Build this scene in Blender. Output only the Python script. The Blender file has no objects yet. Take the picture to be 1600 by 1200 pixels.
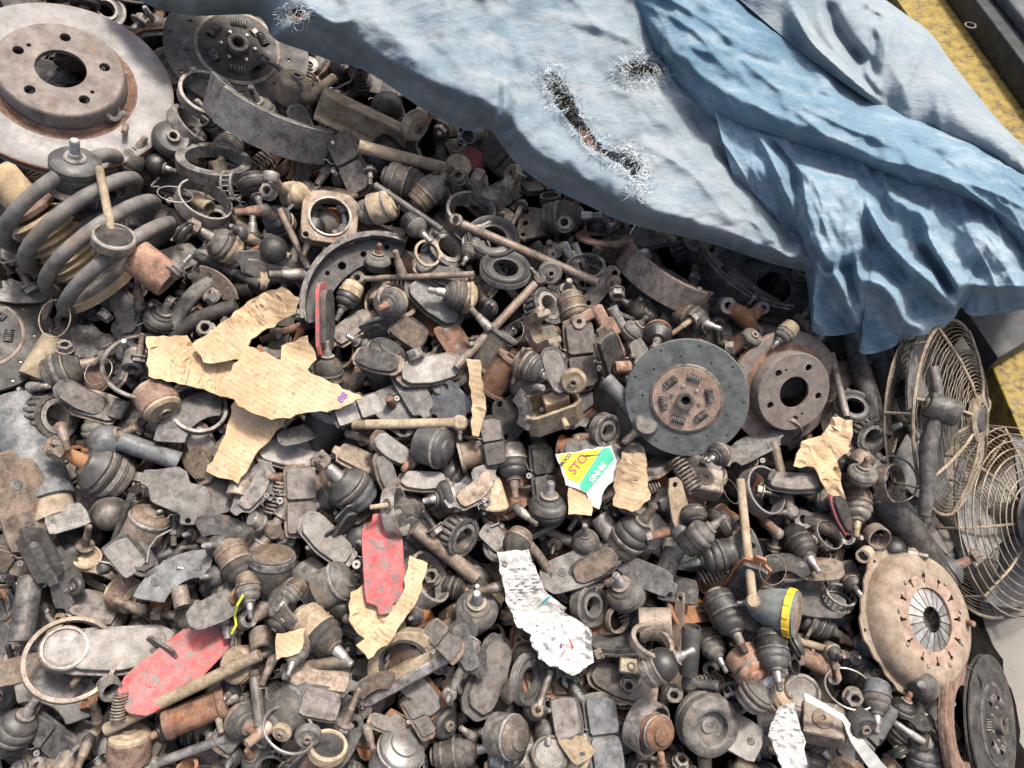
import bpy, bmesh, math, random
import numpy as np
from mathutils import Vector, Matrix, Quaternion, noise as mnoise

random.seed(7)
np.random.seed(7)
R = math.radians
scene = bpy.context.scene
col = scene.collection

# ------------------------------------------------------------------ camera
PITCH = 56.0                                   # degrees below the horizon
LENS = 26.0
FPX = 800.0 / (18.0 / LENS)                    # focal length in photo pixels
DIST = FPX / 1000.0                            # one pixel is one millimetre at the middle of the heap
ZC = 0.42                                      # height of the heap in the middle of the frame
fwd = Vector((0, math.cos(R(PITCH)), -math.sin(R(PITCH))))
rgt = Vector((1, 0, 0))
upv = rgt.cross(fwd)
CAM = Vector((0, 0, ZC)) - fwd * DIST
cd = bpy.data.cameras.new('camera')
cd.lens = LENS; cd.sensor_width = 36; cd.clip_start = 0.02; cd.clip_end = 100
cam = bpy.data.objects.new('camera', cd); col.objects.link(cam)
cam.location = CAM
cam.rotation_euler = (R(90 - PITCH), 0, 0)
scene.camera = cam

# ------------------------------------------------------------------ light
SUN_EL, SUN_AZ = 69.0, 50.0                    # azimuth measured from +Y towards +X
w = bpy.data.worlds.new('World'); scene.world = w; w.use_nodes = True
nt = w.node_tree; nt.nodes.clear()
sky = nt.nodes.new('ShaderNodeTexSky'); sky.sky_type = 'NISHITA'; sky.sun_disc = False
sky.sun_elevation = R(SUN_EL); sky.sun_rotation = R(SUN_AZ)
sky.air_density = 0.8; sky.dust_density = 7.0; sky.ozone_density = 1.0
bg = nt.nodes.new('ShaderNodeBackground'); bg.inputs['Strength'].default_value = 0.145
wo = nt.nodes.new('ShaderNodeOutputWorld')
nt.links.new(sky.outputs[0], bg.inputs[0]); nt.links.new(bg.outputs[0], wo.inputs[0])
sl = bpy.data.lights.new('sun', 'SUN'); sl.energy = 3.1; sl.angle = R(8.0); sl.color = (1.0, 0.945, 0.86)
sun = bpy.data.objects.new('sun', sl); col.objects.link(sun)
sd = Vector((math.cos(R(SUN_EL)) * math.sin(R(SUN_AZ)), math.cos(R(SUN_EL)) * math.cos(R(SUN_AZ)), math.sin(R(SUN_EL))))
sun.rotation_euler = (-sd).to_track_quat('-Z', 'Y').to_euler()
sun.location = (1, 2, 3)
scene.view_settings.view_transform = 'Standard'
scene.view_settings.look = 'None'
scene.view_settings.exposure = 0.95
scene.view_settings.gamma = 1.0
scene.view_settings.use_curve_mapping = False
scene.cycles.max_bounces = 6
scene.cycles.diffuse_bounces = 3
scene.cycles.glossy_bounces = 3

# ------------------------------------------------------------------ the heap's frame: u right, w up the slope, n out of it
SLOPE = 22.0
NV = Vector((0, -math.sin(R(SLOPE)), math.cos(R(SLOPE))))
WV = Vector((0, math.cos(R(SLOPE)), math.sin(R(SLOPE))))
UV = Vector((1, 0, 0))
ORG = Vector((0, 0, ZC))
BAS = np.array([[UV.x, UV.y, UV.z], [WV.x, WV.y, WV.z], [NV.x, NV.y, NV.z]])

def ray(px, py):
    return (fwd + rgt * ((px - 800) / FPX) + upv * ((600 - py) / FPX))      # not normalised: depth 1
def P(px, py, h=0.0):
    d = ray(px, py)
    t = (h - (CAM - ORG).dot(NV)) / d.dot(NV)
    return CAM + d * t
def PZ(px, py, z=0.0):
    d = ray(px, py)
    return CAM + d * ((z - CAM.z) / d.z)
def depth(p): return (p - CAM).dot(fwd)
def to_px(p):
    d = p - CAM; z = d.dot(fwd)
    return 800 + FPX * d.dot(rgt) / z, 600 - FPX * d.dot(upv) / z
def uwn(pts):                                   # world (n,3) -> heap coordinates
    return (pts - np.array(ORG)) @ BAS.T

# height map of the heap (metres above the slope plane)
GS = 0.005; GX0, GY0 = -1.25, -1.15; GNX, GNY = 500, 460
gu = GX0 + (np.arange(GNX) + .5) * GS; gw = GY0 + (np.arange(GNY) + .5) * GS
GU, GW = np.meshgrid(gu, gw)                    # [iy, ix]
def sstep(a, b, x):
    t = np.clip((x - a) / (b - a), 0, 1); return t * t * (3 - 2 * t)
def edge_u(wv):                                 # where the heap's right flank starts
    return 0.62 + 0.05 * sstep(-0.1, -0.5, wv)
def base_height(u, wv):
    g = -(ZC + WV.z * wv) / NV.z                # ground level
    e = edge_u(wv)
    h = -0.085 + 0.014 * np.sin(u * 9 + 1.3) * np.cos(wv * 8 - .4) + 0.010 * np.sin(u * 17 + wv * 11)
    h = h - 0.03 * sstep(0.3, 0.6, u)
    t = sstep(e, e + 0.30, u)
    return h * (1 - t) + (g - 0.02) * t
HB = base_height(GU, GW)
H = HB.copy()
def gidx(u, wv):
    ix = np.clip(((u - GX0) / GS).astype(int), 0, GNX - 1); iy = np.clip(((wv - GY0) / GS).astype(int), 0, GNY - 1)
    return iy, ix
def box_blur(A, r):
    for ax in (0, 1):
        B = np.cumsum(np.pad(A, [(r + 1, r) if k == ax else (0, 0) for k in (0, 1)], mode='edge'), axis=ax)
        n = A.shape[ax]
        B = (np.take(B, np.arange(2 * r + 1, n + 2 * r + 1), axis=ax) - np.take(B, np.arange(0, n), axis=ax)) / (2 * r + 1)
        A = B
    return A
def dilate(A, r):
    for ax in (0, 1):
        B = A.copy()
        for k in range(1, r + 1):
            B = np.maximum(B, np.roll(A, k, ax)); B = np.maximum(B, np.roll(A, -k, ax))
        A = B
    return A

# ------------------------------------------------------------------ materials
MATS = {}
def _mix(nt, fac, a, b, blend='MIX'):
    m = nt.nodes.new('ShaderNodeMix'); m.data_type = 'RGBA'; m.blend_type = blend; m.clamp_factor = True
    for sock, v in ((0, fac), (6, a), (7, b)):
        if hasattr(v, 'is_output'): nt.links.new(v, m.inputs[sock])
        elif sock == 0: m.inputs[0].default_value = v
        else: m.inputs[sock].default_value = (*v, 1) if len(v) == 3 else v
    return m.outputs[2]
def _ramp(nt, src, lo, hi):
    m = nt.nodes.new('ShaderNodeMapRange'); m.inputs[1].default_value = lo; m.inputs[2].default_value = hi
    nt.links.new(src, m.inputs[0]); return m.outputs[0]
def _noise(nt, vec, sc, det=4, rough=.6):
    n = nt.nodes.new('ShaderNodeTexNoise'); n.inputs['Scale'].default_value = sc; n.inputs['Detail'].default_value = det
    n.inputs['Roughness'].default_value = rough; nt.links.new(vec, n.inputs['Vector']); return n.outputs[0]
def grime(name, c1, c2, metallic=0.0, rough=.6, dust=.3, rust=.0, bump=.35, spec=.2, vary=.5, fine=520, wear=.0, oil=.0, speck=1.0, wearc=(.34, .32, .30),
          dustc=(.225, .165, .11), rustc=(.26, .10, .045)):
    m = bpy.data.materials.new(name); m.use_nodes = True; nt = m.node_tree; nd = nt.nodes
    b = nd['Principled BSDF']
    tc = nd.new('ShaderNodeTexCoord'); oi = nd.new('ShaderNodeObjectInfo')
    mul = nd.new('ShaderNodeMath'); mul.operation = 'MULTIPLY'; mul.inputs[1].default_value = 37.0
    nt.links.new(oi.outputs['Random'], mul.inputs[0])
    add = nd.new('ShaderNodeVectorMath'); add.operation = 'ADD'
    nt.links.new(tc.outputs['Object'], add.inputs[0]); nt.links.new(mul.outputs[0], add.inputs[1])
    v = add.outputs[0]
    n1 = _noise(nt, v, 45, 5); n2 = _noise(nt, v, 28, 6, .65); n3 = _noise(nt, v, 70, 6, .7); nf = _noise(nt, v, fine, 3, .7)
    c = _mix(nt, _ramp(nt, n1, .35, .65), c1, c2)
    # light and dark individuals
    hv = nd.new('ShaderNodeHueSaturation'); nt.links.new(c, hv.inputs['Color'])
    vr = nd.new('ShaderNodeMapRange'); vr.inputs[3].default_value = 1 - vary; vr.inputs[4].default_value = 1 + vary * 1.1
    nt.links.new(oi.outputs['Random'], vr.inputs[0]); nt.links.new(vr.outputs[0], hv.inputs['Value'])
    c = hv.outputs[0]
    if rust > 0: c = _mix(nt, _ramp(nt, n3, .62 - rust * .35, .80 - rust * .3), c, rustc)
    if dust > 0:
        dm = nd.new('ShaderNodeMath'); dm.operation = 'MULTIPLY'; dm.inputs[1].default_value = min(.85, .25 + dust)
        nt.links.new(_ramp(nt, n2, .68 - dust * .38, .86 - dust * .26), dm.inputs[0])
        c = _mix(nt, dm.outputs[0], c, dustc)
    if wear > 0:
        ge = nd.new('ShaderNodeNewGeometry'); wm = nd.new('ShaderNodeMath'); wm.operation = 'MULTIPLY'
        nt.links.new(_ramp(nt, ge.outputs['Pointiness'], .52, .60), wm.inputs[0]); nt.links.new(_ramp(nt, n3, .35, .62), wm.inputs[1])
        w2 = nd.new('ShaderNodeMath'); w2.operation = 'MULTIPLY'; w2.inputs[1].default_value = wear; nt.links.new(wm.outputs[0], w2.inputs[0])
        c = _mix(nt, w2.outputs[0], c, wearc)
    if oil > 0:
        n6 = _noise(nt, v, 62, 8, .74); om = nd.new('ShaderNodeMath'); om.operation = 'MULTIPLY'; om.inputs[1].default_value = oil
        nt.links.new(_ramp(nt, n6, .46, .64), om.inputs[0]); c = _mix(nt, om.outputs[0], c, (.013, .011, .0095))
    c = _mix(nt, _ramp(nt, nf, .34, .70), _mix(nt, (.24 + .35 * oil) * speck, c, (0.012, .010, .008)), c)
    nt.links.new(c, b.inputs['Base Color'])
    b.inputs['Metallic'].default_value = metallic
    b.inputs['Specular IOR Level'].default_value = spec
    rr = nd.new('ShaderNodeMapRange'); rr.inputs[1].default_value = .3; rr.inputs[2].default_value = .7
    rr.inputs[3].default_value = max(.12, rough - .16); rr.inputs[4].default_value = min(1, rough + .2)
    nt.links.new(n2, rr.inputs[0]); nt.links.new(rr.outputs[0], b.inputs['Roughness'])
    bp = nd.new('ShaderNodeBump'); bp.inputs['Strength'].default_value = bump; bp.inputs['Distance'].default_value = .0012
    ad = nd.new('ShaderNodeMath'); ad.operation = 'ADD'; nt.links.new(nf, ad.inputs[0]); nt.links.new(n3, ad.inputs[1])
    nt.links.new(ad.outputs[0], bp.inputs['Height']); nt.links.new(bp.outputs[0], b.inputs['Normal'])
    MATS[name] = m; return m
grime('iron_black', (.030, .030, .030), (.085, .081, .077), .3, .5, .36, .06, wear=.6, oil=0.6)
grime('grease_black', (.012, .011, .010), (.034, .031, .028), .1, .26, .14, .03, .5, spec=.6, vary=.4)
grime('flake_rust', (.20, .085, .040), (.38, .185, .085), 0, .9, .2, .55, .8, vary=.35, wear=.4, oil=.45)
grime('gap_shade_black', (.006, .006, .006), (.016, .015, .014), 0, .95, 0, 0, spec=.03)  # shade deep in the gaps and tarp holes, put into the colour
grime('steel_grey', (.125, .109, .092), (.275, .245, .21), .4, .5, .36, .12, wear=.8, wearc=(.46, .44, .42), oil=0.6)
grime('steel_brown', (.13, .100, .076), (.26, .208, .16), .25, .55, .46, .28, wear=.7, wearc=(.40, .36, .32), oil=0.6)
grime('steel_bright', (.27, .255, .24), (.46, .44, .41), .7, .42, .24, .18, .25, vary=.35, wear=.4, wearc=(.6, .58, .55), oil=0.35)
grime('rust', (.17, .095, .066), (.34, .20, .135), .05, .8, .34, .42, .5, wear=.4, oil=0.6)
grime('tan_dust', (.30, .23, .15), (.48, .385, .265), .05, .85, .5, .08, .45, vary=.3, wear=.3, oil=0.45)
grime('rubber', (.030, .029, .028), (.075, .072, .068), 0, .5, .30, .0, .25, spec=.5, oil=0.6)
grime('rubber_dusty', (.075, .070, .064), (.155, .145, .132), 0, .65, .42, .0, .25, oil=0.6)
grime('friction', (.145, .128, .116), (.25, .224, .204), 0, .9, .24, .05, .7, fine=900, vary=.4, wear=.4, oil=0.6)
grime('plate_grey', (.100, .096, .092), (.195, .187, .178), .2, .55, .26, .06, .35, wear=.7, oil=0.6)
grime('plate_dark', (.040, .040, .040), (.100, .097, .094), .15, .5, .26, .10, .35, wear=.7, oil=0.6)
grime('plate_pale', (.20, .188, .172), (.33, .31, .285), .15, .65, .28, .04, .4, vary=.25, wear=.3, oil=0.35)
grime('red_paint', (.46, .055, .06), (.56, .12, .12), 0, .6, .30, .58, .35, vary=.10, rustc=(.16, .135, .13), dustc=(.20, .15, .14), wear=.4, oil=0.25)
grime('orange_rust', (.40, .19, .09), (.48, .28, .15), 0, .85, .3, .2, .4, vary=.2, oil=0.4)
grime('disc_face', (.16, .154, .148), (.235, .228, .222), .2, .6, .2, .10, .15, vary=.05)
grime('hat_brown', (.155, .132, .117), (.24, .208, .186), .15, .7, .24, .10, .3, vary=.1, oil=0.3)
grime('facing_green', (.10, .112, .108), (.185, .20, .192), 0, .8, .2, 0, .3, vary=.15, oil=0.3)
grime('copper_hub', (.34, .235, .175), (.48, .35, .27), .2, .55, .32, .1, .3, vary=.1, oil=0.4)
grime('blue_grey', (.095, .103, .111), (.18, .19, .198), .1, .55, .26, .02, .25, vary=.15, wear=.4, oil=0.6)
grime('cardboard', (.46, .325, .19), (.60, .455, .29), 0, .95, .12, 0, .7, vary=.10, dustc=(.3, .22, .14))
grime('paper', (.44, .42, .39), (.53, .515, .49), 0, .95, .22, 0, .5, vary=.05, dustc=(.34, .30, .25), spec=.08, speck=.25)
grime('white_plastic', (.45, .45, .42), (.55, .55, .51), 0, .5, .22, 0, .2, vary=.05)
grime('yellow_paint', (.20, .142, .032), (.28, .205, .055), 0, .6, .34, .42, .25, vary=.05, dustc=(.16, .13, .10), rustc=(.05, .04, .03))
grime('yellow_band', (.62, .37, .03), (.70, .46, .06), 0, .45, .12, 0, .2, vary=.05)
grime('fan_wire', (.22, .185, .14), (.36, .31, .235), .2, .6, .35, .25, .2, vary=.2, oil=0.6)
grime('fan_blade', (.16, .16, .155), (.26, .255, .245), .1, .6, .35, .08, .2, vary=.15, oil=0.6)
grime('plate_tan', (.23, .175, .125), (.35, .285, .215), .1, .75, .30, .26, .4, vary=.05, wear=.4, oil=.3)
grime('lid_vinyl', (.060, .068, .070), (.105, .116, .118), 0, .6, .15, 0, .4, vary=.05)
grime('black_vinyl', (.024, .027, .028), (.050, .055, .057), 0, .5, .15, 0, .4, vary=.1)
grime('brass', (.30, .25, .15), (.42, .35, .22), .4, .5, .3, .1, .2, wear=.4, oil=0.6)
grime('print_yellow', (.70, .56, .04), (.78, .64, .08), 0, .7, .24, 0, .15, vary=0)
grime('print_green', (.06, .42, .26), (.10, .50, .33), 0, .7, .24, 0, .15, vary=0)
grime('print_red', (.58, .07, .10), (.66, .12, .15), 0, .7, .24, 0, .15, vary=0)
grime('print_white', (.60, .62, .58), (.68, .70, .66), 0, .7, .24, 0, .15, vary=0)
grime('print_purple', (.18, .09, .30), (.26, .14, .40), 0, .7, .06, 0, .15, vary=0)
grime('print_cyan', (.05, .50, .58), (.08, .58, .64), 0, .7, .06, 0, .15, vary=0)
grime('wire_yellow', (.60, .66, .05), (.7, .75, .1), 0, .5, .05, 0, .1, vary=0)

def corrugated():
    m = bpy.data.materials.new('cardboard'); m.use_nodes = True; nt = m.node_tree; nd = nt.nodes; b = nd['Principled BSDF']
    tc = nd.new('ShaderNodeTexCoord'); v = tc.outputs['Object']
    mp = nd.new('ShaderNodeMapping'); mp.inputs['Rotation'].default_value = (0, 0, R(28)); nt.links.new(v, mp.inputs[0])
    wv = nd.new('ShaderNodeTexWave'); wv.bands_direction = 'Y'; wv.inputs['Scale'].default_value = 44; wv.inputs['Distortion'].default_value = 3.5; wv.inputs['Detail'].default_value = 3; wv.inputs['Detail Scale'].default_value = 2
    nt.links.new(mp.outputs[0], wv.inputs['Vector'])
    n1 = _noise(nt, v, 22, 6, .65); n2 = _noise(nt, v, 140, 5, .7); n3 = _noise(nt, v, 600, 3, .7)
    c = _mix(nt, _ramp(nt, n1, .35, .65), (.37, .26, .155), (.50, .38, .25))
    c = _mix(nt, _ramp(nt, wv.outputs[0], .1, .9), _mix(nt, .10, c, (.22, .13, .06)), c)
    c = _mix(nt, _ramp(nt, n2, .54, .72), c, (.20, .135, .075)); c = _mix(nt, _ramp(nt, n1, .66, .80), c, (.12, .085, .055)); c = _mix(nt, _ramp(nt, n3, .3, .6), _mix(nt, .25, c, (.1, .07, .04)), c)
    nt.links.new(c, b.inputs['Base Color']); b.inputs['Roughness'].default_value = .95; b.inputs['Specular IOR Level'].default_value = .1
    ad = nd.new('ShaderNodeMath'); ad.operation = 'MULTIPLY_ADD'; ad.inputs[1].default_value = .8; nt.links.new(n2, ad.inputs[0]); nt.links.new(wv.outputs[0], ad.inputs[2])
    bp = nd.new('ShaderNodeBump'); bp.inputs['Strength'].default_value = .3; bp.inputs['Distance'].default_value = .0010
    nt.links.new(ad.outputs[0], bp.inputs['Height']); nt.links.new(bp.outputs[0], b.inputs['Normal']); MATS['cardboard'] = m
corrugated()
def concrete():
    m = bpy.data.materials.new('concrete'); m.use_nodes = True; nt = m.node_tree; nd = nt.nodes; b = nd['Principled BSDF']
    tc = nd.new('ShaderNodeTexCoord'); v = tc.outputs['Object']
    n1 = _noise(nt, v, 6, 6, .6); n2 = _noise(nt, v, 60, 5, .7); n3 = _noise(nt, v, 300, 3, .7); n4 = _noise(nt, v, 14, 4, .6)
    c = _mix(nt, _ramp(nt, n1, .3, .7), (.105, .098, .086), (.17, .16, .142))
    c = _mix(nt, _ramp(nt, n2, .5, .75), c, (.15, .14, .125)); c = _mix(nt, _ramp(nt, n4, .62, .8), c, (.09, .08, .07))
    c = _mix(nt, _ramp(nt, n3, .5, .9), c, (.22, .208, .185))
    nt.links.new(c, b.inputs['Base Color']); b.inputs['Roughness'].default_value = .9
    bp = nd.new('ShaderNodeBump'); bp.inputs['Strength'].default_value = .6; bp.inputs['Distance'].default_value = .003
    nt.links.new(n2, bp.inputs['Height']); nt.links.new(bp.outputs[0], b.inputs['Normal'])
    MATS['concrete'] = m
concrete()

def tarp_mat(name, deep, mid, pale, bias, mud):
    m = bpy.data.materials.new(name); m.use_nodes = True; nt = m.node_tree; nd = nt.nodes; b = nd['Principled BSDF']
    tc = nd.new('ShaderNodeTexCoord'); v = tc.outputs['Object']
    n1 = _noise(nt, v, 3.2, 5, .6)
    mp = nd.new('ShaderNodeMapping'); mp.inputs['Rotation'].default_value = (0, 0, R(-38)); mp.inputs['Scale'].default_value = (9, 22, 16)
    nt.links.new(v, mp.inputs[0]); n2 = _noise(nt, mp.outputs[0], 1.0, 6, .68)
    n3 = _noise(nt, v, 90, 5, .7); n4 = _noise(nt, v, 16, 6, .7); n5 = _noise(nt, v, 700, 2, .6)
    c = _mix(nt, _ramp(nt, n1, .36 + bias, .62 + bias), deep, mid)
    c = _mix(nt, _ramp(nt, n2, .46 + bias, .72 + bias), c, pale)
    c = _mix(nt, _ramp(nt, n4, .62, .95), c, (.34, .33, .30))           # dried mud
    for rot, amt in ((R(-38), .12), (R(52), .10)):                       # weave and rubbed scratches
        mq = nd.new('ShaderNodeMapping'); mq.inputs['Rotation'].default_value = (0, 0, rot); mq.inputs['Scale'].default_value = (60, 420, 200)
        nt.links.new(v, mq.inputs[0]); nq = _noise(nt, mq.outputs[0], 1.0, 3, .6)
        c = _mix(nt, _ramp(nt, nq, .34, .50), _mix(nt, amt, c, (.045, .065, .085)), c)
        c = _mix(nt, _ramp(nt, nq, .60, .74), c, _mix(nt, .14, c, (.42, .45, .46)))
    n7 = _noise(nt, v, 9, 7, .75); c = _mix(nt, _ramp(nt, n7, .60, .74), c, mud)
    dk = _mix(nt, _ramp(nt, n3, .56, .78), c, _mix(nt, .6, c, (.10, .085, .07)))
    c = _mix(nt, _ramp(nt, n4, .20, .38), _mix(nt, .25, dk, (.055, .065, .075)), dk)
    nt.links.new(c, b.inputs['Base Color']); b.inputs['Roughness'].default_value = .72; b.inputs['Specular IOR Level'].default_value = .12
    # fine crumple and weave
    mp2 = nd.new('ShaderNodeMapping'); mp2.inputs['Rotation'].default_value = (0, 0, R(-52)); mp2.inputs['Scale'].default_value = (14, 60, 40)
    nt.links.new(v, mp2.inputs[0]); w1 = _noise(nt, mp2.outputs[0], 1.0, 5, .6)
    vo = nd.new('ShaderNodeTexVoronoi'); vo.feature = 'DISTANCE_TO_EDGE'; vo.inputs['Scale'].default_value = 26
    nt.links.new(v, vo.inputs['Vector'])
    vr = _ramp(nt, vo.outputs['Distance'], 0, .07)
    s = nd.new('ShaderNodeMath'); s.operation = 'MULTIPLY_ADD'; s.inputs[1].default_value = .08
    nt.links.new(vr, s.inputs[0]); nt.links.new(w1, s.inputs[2])
    s2 = nd.new('ShaderNodeMath'); s2.operation = 'MULTIPLY_ADD'; s2.inputs[1].default_value = .05
    nt.links.new(n5, s2.inputs[0]); nt.links.new(s.outputs[0], s2.inputs[2])
    s3 = nd.new('ShaderNodeMath'); s3.operation = 'MULTIPLY_ADD'; s3.inputs[1].default_value = .35
    nt.links.new(n4, s3.inputs[0]); nt.links.new(s2.outputs[0], s3.inputs[2])
    bp = nd.new('ShaderNodeBump'); bp.inputs['Strength'].default_value = .5; bp.inputs['Distance'].default_value = .006
    nt.links.new(s3.outputs[0], bp.inputs['Height']); nt.links.new(bp.outputs[0], b.inputs['Normal'])
    MATS[name] = m
tarp_mat('tarp_bleached', (.098, .142, .174), (.165, .206, .230), (.218, .244, .258), -.05, (.185, .205, .22))
tarp_mat('tarp_blue', (.055, .112, .162), (.110, .178, .230), (.235, .285, .315), .03, (.25, .235, .205))
tarp_mat('tarp_mid', (.080, .138, .186), (.145, .218, .272), (.25, .308, .345), .0, (.13, .17, .20))
# ------------------------------------------------------------------ mesh helpers (millimetres in, metres out)
def lathe(prof, seg=22, closed=False, ang=360.0, a0=0.0):
    full = abs(ang - 360) < .01
    n = seg if full else seg + 1
    V = []; F = []
    for i in range(n):
        a = R(a0 + ang * i / seg); c, s = math.cos(a), math.sin(a)
        V += [(r * c, r * s, z) for r, z in prof]
    m = len(prof)
    for i in range(seg):
        j = (i + 1) % n if full else i + 1
        for k in range(m if closed else m - 1):
            l = (k + 1) % m
            F.append((i * m + k, j * m + k, j * m + l, i * m + l))
    if not full and closed:
        F.append(tuple(range(m))); F.append(tuple((n - 1) * m + k for k in reversed(range(m))))
    return V, F
def sweep(pts, rad, sides=8, closed=False):
    pts = [Vector(p) for p in pts]; n = len(pts); V = []; F = []
    t0 = (pts[1] - pts[0]).normalized(); nr = t0.orthogonal().normalized(); last = t0
    for i, p in enumerate(pts):
        if closed: t = (pts[(i + 1) % n] - pts[i - 1]).normalized()
        else: t = (pts[min(i + 1, n - 1)] - pts[max(i - 1, 0)]).normalized()
        nr = (last.rotation_difference(t) @ nr); last = t; bn = t.cross(nr)
        r = rad[i] if isinstance(rad, (list, tuple)) else rad
        for k in range(sides):
            a = 2 * math.pi * k / sides
            V.append(tuple(p + nr * (r * math.cos(a)) + bn * (r * math.sin(a))))
    for i in range(n if closed else n - 1):
        j = (i + 1) % n
        for k in range(sides):
            l = (k + 1) % sides
            F.append((i * sides + k, i * sides + l, j * sides + l, j * sides + k))
    if not closed:
        F.append(tuple(reversed(range(sides)))); F.append(tuple((n - 1) * sides + k for k in range(sides)))
    return V, F
def boxm(x0, x1, y0, y1, z0, z1, b=0.8):
    c = [(x0, x1), (y0, y1), (z0, z1)]
    V = []; idx = {}
    # bevelled box: three points at each corner
    for ix in (0, 1):
        for iy in (0, 1):
            for iz in (0, 1):
                p = [c[0][ix], c[1][iy], c[2][iz]]; s = [1 if k == 0 else -1 for k in (ix, iy, iz)]
                for ax in range(3):
                    q = list(p)
                    for o in range(3):
                        if o != ax: q[o] += s[o] * b
                    idx[(ix, iy, iz, ax)] = len(V); V.append(tuple(q))
    F = []
    for ax in range(3):
        o1, o2 = [o for o in range(3) if o != ax]
        for sdd in (0, 1):
            loop = []
            for (p, q) in ((0, 0), (1, 0), (1, 1), (0, 1)):
                k = [0, 0, 0]; k[ax] = sdd; k[o1] = p; k[o2] = q; loop.append(idx[(*k, ax)])
            F.append(tuple(loop))
    for ax in range(3):                         # edges along ax
        o1, o2 = [o for o in range(3) if o != ax]
        for p in (0, 1):
            for q in (0, 1):
                k0 = [0, 0, 0]; k0[o1] = p; k0[o2] = q; k1 = list(k0); k1[ax] = 1
                F.append((idx[(*k0, o1)], idx[(*k1, o1)], idx[(*k1, o2)], idx[(*k0, o2)]))
    for ix in (0, 1):
        for iy in (0, 1):
            for iz in (0, 1): F.append(tuple(idx[(ix, iy, iz, a)] for a in range(3)))
    return V, F
class PL(tuple): pass                           # a flat plate: shade its faces flat
def T(vf, m):
    if isinstance(vf, PL): return PL(([tuple(m @ Vector(v)) for v in vf[0]], vf[1]))
    return [tuple(m @ Vector(v)) for v in vf[0]], vf[1]
def tr(x=0, y=0, z=0): return Matrix.Translation((x, y, z))
def rx(a): return Matrix.Rotation(R(a), 4, 'X')
def ry(a): return Matrix.Rotation(R(a), 4, 'Y')
def rz(a): return Matrix.Rotation(R(a), 4, 'Z')
def join(*parts):
    V = []; F = []
    for v, f in parts:
        o = len(V); V += list(v); F += [tuple(i + o for i in q) for q in f]
    return V, F
def mesh(name, vf, smooth=38, scale=.001):
    me = bpy.data.meshes.new(name)
    me.from_pydata([(x * scale, y * scale, z * scale) for x, y, z in vf[0]], [], [f for f in vf[1] if len(set(f)) > 2])
    bm = bmesh.new(); bm.from_mesh(me)
    bmesh.ops.remove_doubles(bm, verts=bm.verts, dist=1e-6)
    bmesh.ops.recalc_face_normals(bm, faces=bm.faces); bm.to_mesh(me); bm.free()
    if smooth:
        if isinstance(vf, PL): smooth = 20
        me.polygons.foreach_set('use_smooth', [True] * len(me.polygons)); me.set_sharp_from_angle(angle=R(smooth))
    me.update(); return me
def plate(outline, holes=(), th=5, bev=.7, z=0, off=None):
    """flat plate with real holes: filled 2D curve, extruded and bevelled; returns verts, faces in mm"""
    cu = bpy.data.curves.new('plate', 'CURVE'); cu.dimensions = '2D'; cu.fill_mode = 'BOTH'
    cu.extrude = max(th / 2 - bev, .05); cu.bevel_depth = bev; cu.bevel_resolution = 1; cu.offset = -bev
    for loop in [outline] + list(holes):
        s = cu.splines.new('POLY'); s.points.add(len(loop) - 1); s.use_cyclic_u = True
        for p, q in zip(s.points, loop): p.co = (q[0], q[1], 0, 1)
    ob = bpy.data.objects.new('plate', cu); me = ob.to_mesh()
    V = [(v.co.x, v.co.y, v.co.z + z) for v in me.vertices]; F = [tuple(p.vertices) for p in me.polygons]
    ob.to_mesh_clear(); bpy.data.objects.remove(ob); bpy.data.curves.remove(cu)
    return PL((V, F))
def circ(x, y, r, n=14, a0=0, sq=1.0): return [(x + r * math.cos(a0 + 2 * math.pi * k / n), y + sq * r * math.sin(a0 + 2 * math.pi * k / n)) for k in range(n)]
def rounded(poly, f=.22, it=1):
    for _ in range(it):
        o = []
        for i in range(len(poly)):
            a, b, c = poly[i - 1], poly[i], poly[(i + 1) % len(poly)]
            o.append((b[0] + (a[0] - b[0]) * f, b[1] + (a[1] - b[1]) * f)); o.append((b[0] + (c[0] - b[0]) * f, b[1] + (c[1] - b[1]) * f))
        poly = o; f = .25
    return poly
def hexa(r, z0, z1): return lathe([(0, z0), (r * .9, z0), (r, z0 + 1), (r, z1 - 1), (r * .9, z1), (0, z1)], 6)
def stud_prof(z0, r0, l1, r1, l2, r2):
    pr = [(0, z0), (r0, z0), (r1, z0 + l1), (r2 + .6, z0 + l1 + 1)]
    z = z0 + l1 + 2
    while z < z0 + l1 + l2 - 2:
        pr += [(r2, z), (r2 - .9, z + 1.3)]; z += 2.6
    z1 = z0 + l1 + l2
    return pr + [(r2 - 1, z1 - 1), (r2 - 2, z1), (0, z1)]
def helix(r, pitch, turns, wire, per=14, sides=6, r2=None):
    n = int(turns * per)
    pts = []
    for i in range(n + 1):
        t = i / per; rr = r if r2 is None else r + (r2 - r) * i / n
        pts.append((rr * math.cos(2 * math.pi * t), rr * math.sin(2 * math.pi * t), pitch * t))
    return sweep(pts, wire, sides)

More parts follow.
